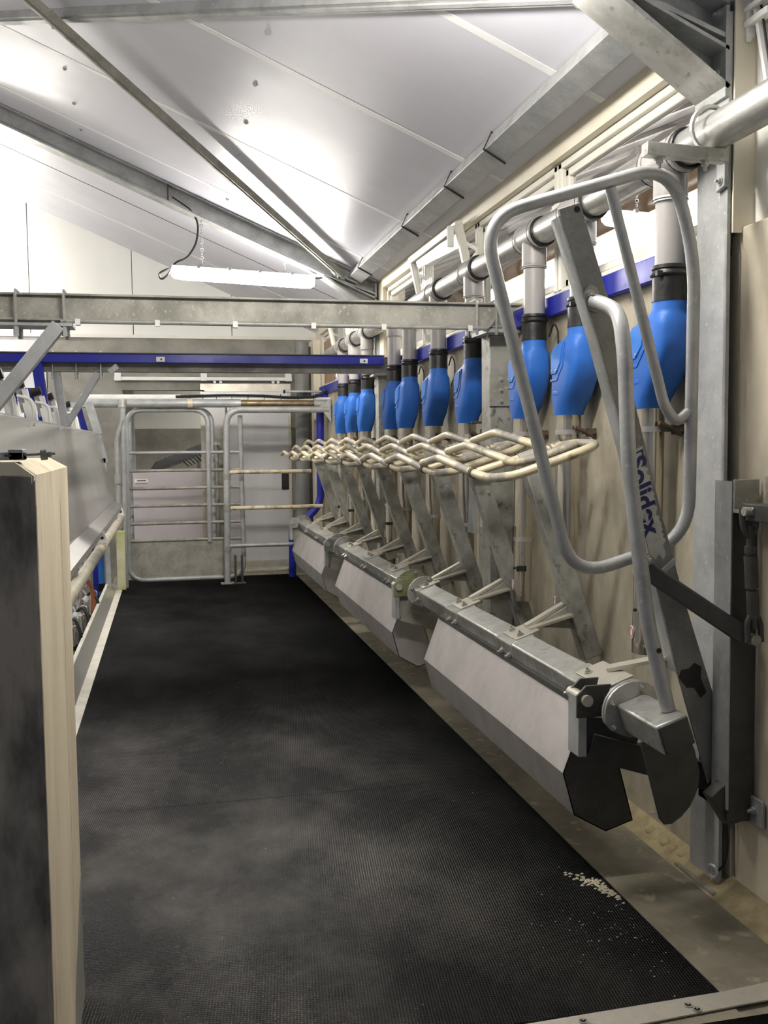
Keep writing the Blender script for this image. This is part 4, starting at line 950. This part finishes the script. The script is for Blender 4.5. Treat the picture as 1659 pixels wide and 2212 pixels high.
t = thing('valve_bank', 'white pipe fittings and valves at the bottom of the pit', 'valves', (-.9, 8.8, -.4))
build('manifold', MB().cyl((-.86, 7.2, .20), (-.86, 10.25, .20), .03, 10), inox, t)
for y in (7.7, 8.2, 8.7, 9.2, 9.7): build('valve', MB().lathe((-.80, y, .16), [(.02, 0), (.045, .02), (.045, .1), (.02, .13)], 12).cyl((-.80, y, .29), (-.80, y, .42), .012, 8), pvc_white, t)
build('stand', MB().cyl((-.86, 7.4, -1.0), (-.86, 7.4, .2), .025, 8).cyl((-.86, 9.9, -1.0), (-.86, 9.9, .2), .025, 8), inox, t)
build('pit_box', MB().box(-1.5, -.95, 10.2, 10.9, -.6, .25), pink_m, t, .01)
# milk meters behind the shield
def meter(x, y, label):
    t = thing('milk_meter', label, 'milk meter', (x, y, 1.4), 'white milk meters above the pit')
    b = V(x+.045, y+.02, 1.42); tp = V(x-.035, y, 1.80); d_ = (tp-b)
    bd = build('cylinder', MB().tube([b, b+d_*.45], .036, 16).tube([b+d_*.46, b+d_*.80], .033, 16).tube([b+d_*.80, b+d_*1.0], .018, 12), pvc_white, t)
    build('band', MB().tube([b+d_*.44, b+d_*.47], .038, 16).cyl(b+d_*.38+V(.02, -.035, 0), b+d_*.38+V(.025, -.045, 0), .02, 12), black, bd)
    build('bracket', MB().bar(b+d_*.65+V(-.03, .045, 0), b+d_*1.15+V(-.03, .045, 0), .05, .03, (0, 1, 0)), galv, t, .004)
    build('cap', MB().cyl(b+d_*1.05+V(-.07, .02, 0), b+d_*1.08+V(0, .02, .01), .028, 12), black, t)
    build('back_plate', MB().box(x-.16, x-.09, y+.08, y+.10, 1.60, 1.86), blue_paint, t, .004)
    build('hose', MB().tube([b+d_*.9+V(-.05, 0, 0), b+d_*.85+V(.035, -.04, 0), b+d_*.6+V(.03, -.06, 0), b+d_*.3+V(.0, -.06, 0), b+V(-.02, -.05, -.1)], .009, 8, .06), pvc_white, t)
    build('hose', MB().tube([b+d_*.6+V(.02, .04, 0), b+d_*.35+V(.02, .07, 0), b+V(-.02, .08, 0)], .008, 8, .05), pvc_white, t)
    return t
m1 = meter(-.775, 5.30, 'white milk meter behind the shield, nearest to the left edge')
for i, dy in enumerate((.75, 1.55, 2.25, 3.55)):
    dup(m1, (0, dy, 0), '%s white milk meter from the left edge, behind the splash shield' % ORD[i+1] if i < 3 else 'farthest white milk meter, next to the galvanised end post')
t = thing('meter_rail', 'stainless carrier rail behind the white milk meters', 'rail', (-.91, 7.2, -1.0))
build('rail', MB().cyl((-.91, 5.0, 1.63), (-.91, 10.0, 1.63), .022, 12), inox, t)
for y in (5.1, 9.6): build('post', MB().cyl((-.955, y, -1.0), (-.955, y, 1.66), .022, 10), inox, t)
t = thing('shield_post', 'pale galvanised angle post behind the far corner of the shield', 'post', (-.72, 9.95, 0))
build('upright', MB().bar((-.747, 9.99, 1.90), (-.66, 9.99, 1.58), .08, .05, (0, 1, 0)).bar((-.66, 9.99, 1.58), (-.60, 9.99, 1.30), .05, .05, (0, 1, 0)), galv, t, .003)
build('top_bar', MB().bar((-1.1, 10.0, 1.86), (-.77, 10.0, 1.88), .05, .05, (0, 0, 1)), galv, t, .003)
build('leg', MB().bar((-.62, 9.99, 1.35), (-.60, 9.99, -.05), .05, .05, (0, 1, 0)), galv, t, .003)
t = thing('blue_stay', 'blue steel stay sloping down behind the milk meters', 'stay', (-.85, 10.1, 1.2))
build('stay', MB().bar((-.86, 10.15, 1.87), (-.74, 10.15, 1.40), .06, .06, (0, 1, 0)).bar((-.74, 10.15, 1.40), (-.74, 10.15, -1.0), .05, .05, (0, 1, 0)), blue_paint, t, .003)

# ================================================================== END OF THE WALKWAY
GY = 10.30
t = thing('end_rail_frame', 'galvanised tube frame with three rails, right of the end gate', 'railing', (.6, GY, 0))
build('top_tube', MB().tube([(.59, GY, 0.0), (.615, GY, 1.835), (1.70, GY, 1.835)], .034, 14, .16, 8), galv, t)
for z, x1 in ((1.18, 1.50), (.80, 1.62), (.40, 1.36)): build('rail', MB().cyl((.61, GY, z), (x1, GY, z), .022, 12), loop_m if z > .5 else galv, t)
build('sleeve', MB().cyl((.607, GY, 1.10), (.608, GY, 1.16), .040, 14).cyl((.602, GY, .76), (.603, GY, .84), .040, 14).cyl((.596, GY, .34), (.597, GY, .40), .040, 14), galv_worn, t)
build('foot', MB().box(.52, .66, GY-.05, GY+.06, 0, .012), galv, t)
build('end_bracket', MB().prism([(1.60, GY-.02, 1.87), (1.72, GY-.02, 1.95), (1.72, GY-.02, 1.70)], (0, .03, 0)), galv, t)
t = thing('end_header_pipe', 'thick horizontal pipe above the end gate, right half brassy', 'pipe', (.4, GY+.05, 1.9))
build('pipe', MB().cyl((-.85, GY+.06, 1.905), (.77, GY+.06, 1.905), .044, 16), galv, t)
build('pipe_brassy', MB().cyl((.77, GY+.06, 1.905), (1.55, GY+.06, 1.90), .036, 16), brass, t)
build('pipe_end', MB().cyl((1.55, GY+.06, 1.90), (1.74, GY+.06, 1.90), .044, 16), galv, t)
build('coupling', MB().cyl((.22, GY+.06, 1.905), (.27, GY+.06, 1.905), .05, 16).cyl((-.46, GY+.06, 1.905), (-.42, GY+.06, 1.905), .05, 16), loop_m, t)
t = thing('cable_conduit', 'white conduit with strapped black cables above the header pipe', 'conduit', (.4, GY+.1, 1.96))
build('conduit', MB().cyl((-.85, GY+.12, 1.965), (.15, GY+.12, 1.965), .035, 12).cyl((.15, GY+.12, 1.955), (1.74, GY+.12, 1.950), .022, 12), pvc_white, t)
build('cable', MB().tube([(.1, GY+.08, 1.975), (.6, GY+.08, 1.99), (1.0, GY+.08, 1.985), (1.3, GY+.08, 1.965), (1.6, GY+.08, 1.975), (1.72, GY+.1, 2.06)], .014, 8, .1), black, t)
k = MB()
for x in (.25, .38, .52, .68, .85, 1.02, 1.2, 1.38, 1.55): k.torus((x, GY+.10, 1.968), (1, 0, 0), .034, .003, 10, 4)
build('cable_tie', k, black, t)
t = thing('end_gate', 'galvanised six-bar tube gate with a sheet bottom at the walkway end', 'gate', (.1, GY+.12, 0))
gy = GY+.13
build('frame', MB().tube([(.42, gy, .44), (.43, gy, 1.84), (-.405, gy, 1.84), (-.42, gy, .055), (.775, gy, .055), (.765, gy, 1.78)], .026, 12, .17, 8), galv, t)
for z in (1.392, 1.205, 1.02, .835, .65, .47): build('bar', MB().cyl((-.41, gy, z), (.765, gy, z), .017, 10), galv if z > 1.3 else galv_worn, t)
build('sheet', MB().box(-.41, .56, gy-.004, gy+.004, .06, .465), galv_worn, t)
t = thing('back_gate', 'second arched tube gate just behind the end gate', 'gate', (.1, GY+.3, 0))
build('frame', MB().tube([(-.39, GY+.30, .1), (-.39, GY+.30, 1.85), (.475, GY+.30, 1.85), (.475, GY+.30, .40)], .026, 12, .17, 8), galv, t)
build('clip', MB().box(.46, .56, GY+.28, GY+.32, 1.47, 1.49), galv, t)
t = thing('latch_post', 'slim grey latch post behind the end gate', 'post', (.53, GY+.4, 0))
build('upright', MB().box(.50, .60, GY+.42, GY+.50, 0, 1.66).cyl((.53, GY+.38, .4), (.53, GY+.38, 1.5), .018, 10), galv_worn, t, .004)
build('lever', MB().tube([(.64, GY+.45, 1.9), (.64, GY+.45, 1.50), (.58, GY+.45, 1.46)], .014, 8, .05), galv_worn, t)
t = thing('floor_stop', 'short dark blue steel stop on the mat under the end gate', 'stop', (.72, GY-.02, 0))
build('bracket', MB().box(.665, .685, GY-.05, GY+.03, 0, .30).box(.735, .755, GY-.05, GY+.03, 0, .30).box(.64, .78, GY-.06, GY+.04, 0, .01), steel_dark, t, .003)
t = thing('hinge_post', 'galvanised tube hinge post at the left of the end gate', 'post', (-.46, GY, 0))
build('upright', MB().cyl((-.455, GY+.02, 0), (-.435, GY+.02, 1.88), .030, 14), galv, t)
build('side_loop', MB().tube([(-.50, GY, .55), (-.505, GY, 1.55), (-.44, GY, 1.74)], .022, 12, .12, 6), galv, t)
build('collar', MB().cyl((-.50, GY, 1.08), (-.50, GY, 1.17), .034, 12).cyl((-.50, GY, .62), (-.50, GY, .72), .032, 12).cyl((-.44, GY+.02, 1.86), (-.44, GY+.02, 1.94), .045, 14), galv_top, t)
o = build('kerb_post', MB().box(-.53, -.445, GY-.14, GY-.06, 0, .60), yellowpost, None, .004); tag(o, 'short greenish concrete post left of the end gate', 'post')
# doorway leaf, track, lower panel
t = thing('sliding_door', 'brushed pale sliding door panel hanging on a rail at the end wall', 'door', (.9, EY-.06, .03))
build('leaf', MB().box(.40, 1.40, EY-.075, EY-.03, .06, 2.12), door_m, t, .004)
build('frame', MB().box(.385, 1.42, EY-.085, EY-.02, 2.08, 2.17).box(.385, .43, EY-.085, EY-.02, .03, 2.1).box(1.385, 1.42, EY-.085, EY-.02, .03, 2.1).box(.385, 1.42, EY-.085, EY-.02, .03, .12), alu, t)
build('pull_recess', MB().box(1.30, 1.385, EY-.088, EY-.074, .94, 1.16), black, t, .01)
k = MB()
for x in (.55, .62, 1.22, 1.28): k.cyl((x, EY-.08, 2.19), (x, EY-.04, 2.19), .018, 10)
build('roller', k, pvc_white, t)
t = thing('door_track', 'white horizontal sliding door rail on the end wall', 'rail', (.4, EY-.05, 2.2))
build('rail', MB().box(-.56, 1.44, EY-.10, EY-.02, 2.205, 2.245), pvc_white, t, .003)
for x in (-.52, .43, 1.40): build('rail_bracket', MB().box(x-.035, x+.035, EY-.105, EY, 2.20, 2.29), pvc_white, t, .003)
t = thing('half_panel', 'mauve grey lower panel closing the doorway behind the gate', 'panel', (.05, EY-.02, .1))
build('panel', MB().box(-.42, .56, EY-.02, EY+.02, .05, 1.165), pink_m, t, .004)
sg = build('sign', MB().box(-.37, -.22, EY-.024, EY-.02, 1.04, 1.09), pvc_white, t)
build('print_bar', MB().box(-.345, -.245, EY-.0255, EY-.024, 1.065, 1.078), steel_dark, sg); build('print_bar', MB().box(-.365, -.225, EY-.0255, EY-.024, 1.040, 1.047), redm, sg)
t = thing('slatted_panel', 'tilted grey slatted panel leaning in the back room', 'panel', (.2, 12.2, 1.2))
k = MB()
A, B, W_ = V(-.25, 12.3, 1.10), V(.55, 12.5, 1.42), V(.10, .5, .16)
build('sheet', MB().prism([A, B, B+W_, A+W_*.8], (0, 0, -.02)), galv_worn, t)
for i in range(14):
    q = A+(B-A)*((i+.5)/14); build('slat', MB().bar(q+V(0, -.004, .002), q+W_*.95+V(0, 0, .002), .052, .010), slat_m, t)
for i in range(9):
    q = A+(B-A)*(.55+i*.05)+V(0, -.02, 0); build('tine', MB().cyl(q, q+V(.07, -.03, -.07), .008, 6), steel_dark, t)
build('stand', MB().cyl((.4, 12.6, 0), (.4, 12.6, 1.32), .03, 8), galv, t)
# things at the far right corner
t = thing('soil_pipe', 'thick grey upright pipe standing against the end wall', 'pipe', (1.5, 10.95, 0))
build('pipe', MB().cyl((1.50, 11.0, 0), (1.515, 11.0, 2.62), .078, 18), dark_pvc, t)
build('socket', MB().cyl((1.505, 11.0, 1.30), (1.507, 11.0, 1.42), .086, 18), dark_pvc, t)
o = build('dark_slot', MB().box(1.585, 1.665, 11.28, 11.36, 0, 2.6), steel_dark); tag(o, 'dark strip for the slot between grey pipe and corner', 'board')  # dark strip in place of a shaded slot; no board stands there
t = thing('corner_shelf', 'thin grey shelf bar fixed high in the far corner', 'shelf', (1.5, 10.8, 2.03))
build('bar', MB().box(1.30, 1.74, 10.78, 10.90, 2.045, 2.065), galv, t)
build('end_stop', MB().cyl((1.28, 10.84, 2.055), (1.30, 10.84, 2.055), .02, 10), black, t)
t = thing('blue_downpipe', 'deep blue pipe bending down to the floor at the far corner', 'pipe', (1.5, 10.6, 0))
build('pipe', MB().tube([(1.655, 10.6, 2.02), (1.645, 10.6, .80), (1.46, 10.6, .62), (1.40, 10.6, .60)], .042, 14, .12, 6), blue_paint, t)
build('leg', MB().cyl((1.325, 10.65, 0), (1.33, 10.65, .52), .04, 14), blue_paint, t)
build('bracket', MB().box(1.60, 1.74, 10.58, 10.62, 1.93, 2.02), blue_paint, t, .003)
build('cap', MB().cyl((1.33, 10.65, .52), (1.335, 10.65, .54), .042, 14, .02), blue_paint, t)
for o in bpy.data.objects:
    if '_o' in o: del o['_o']
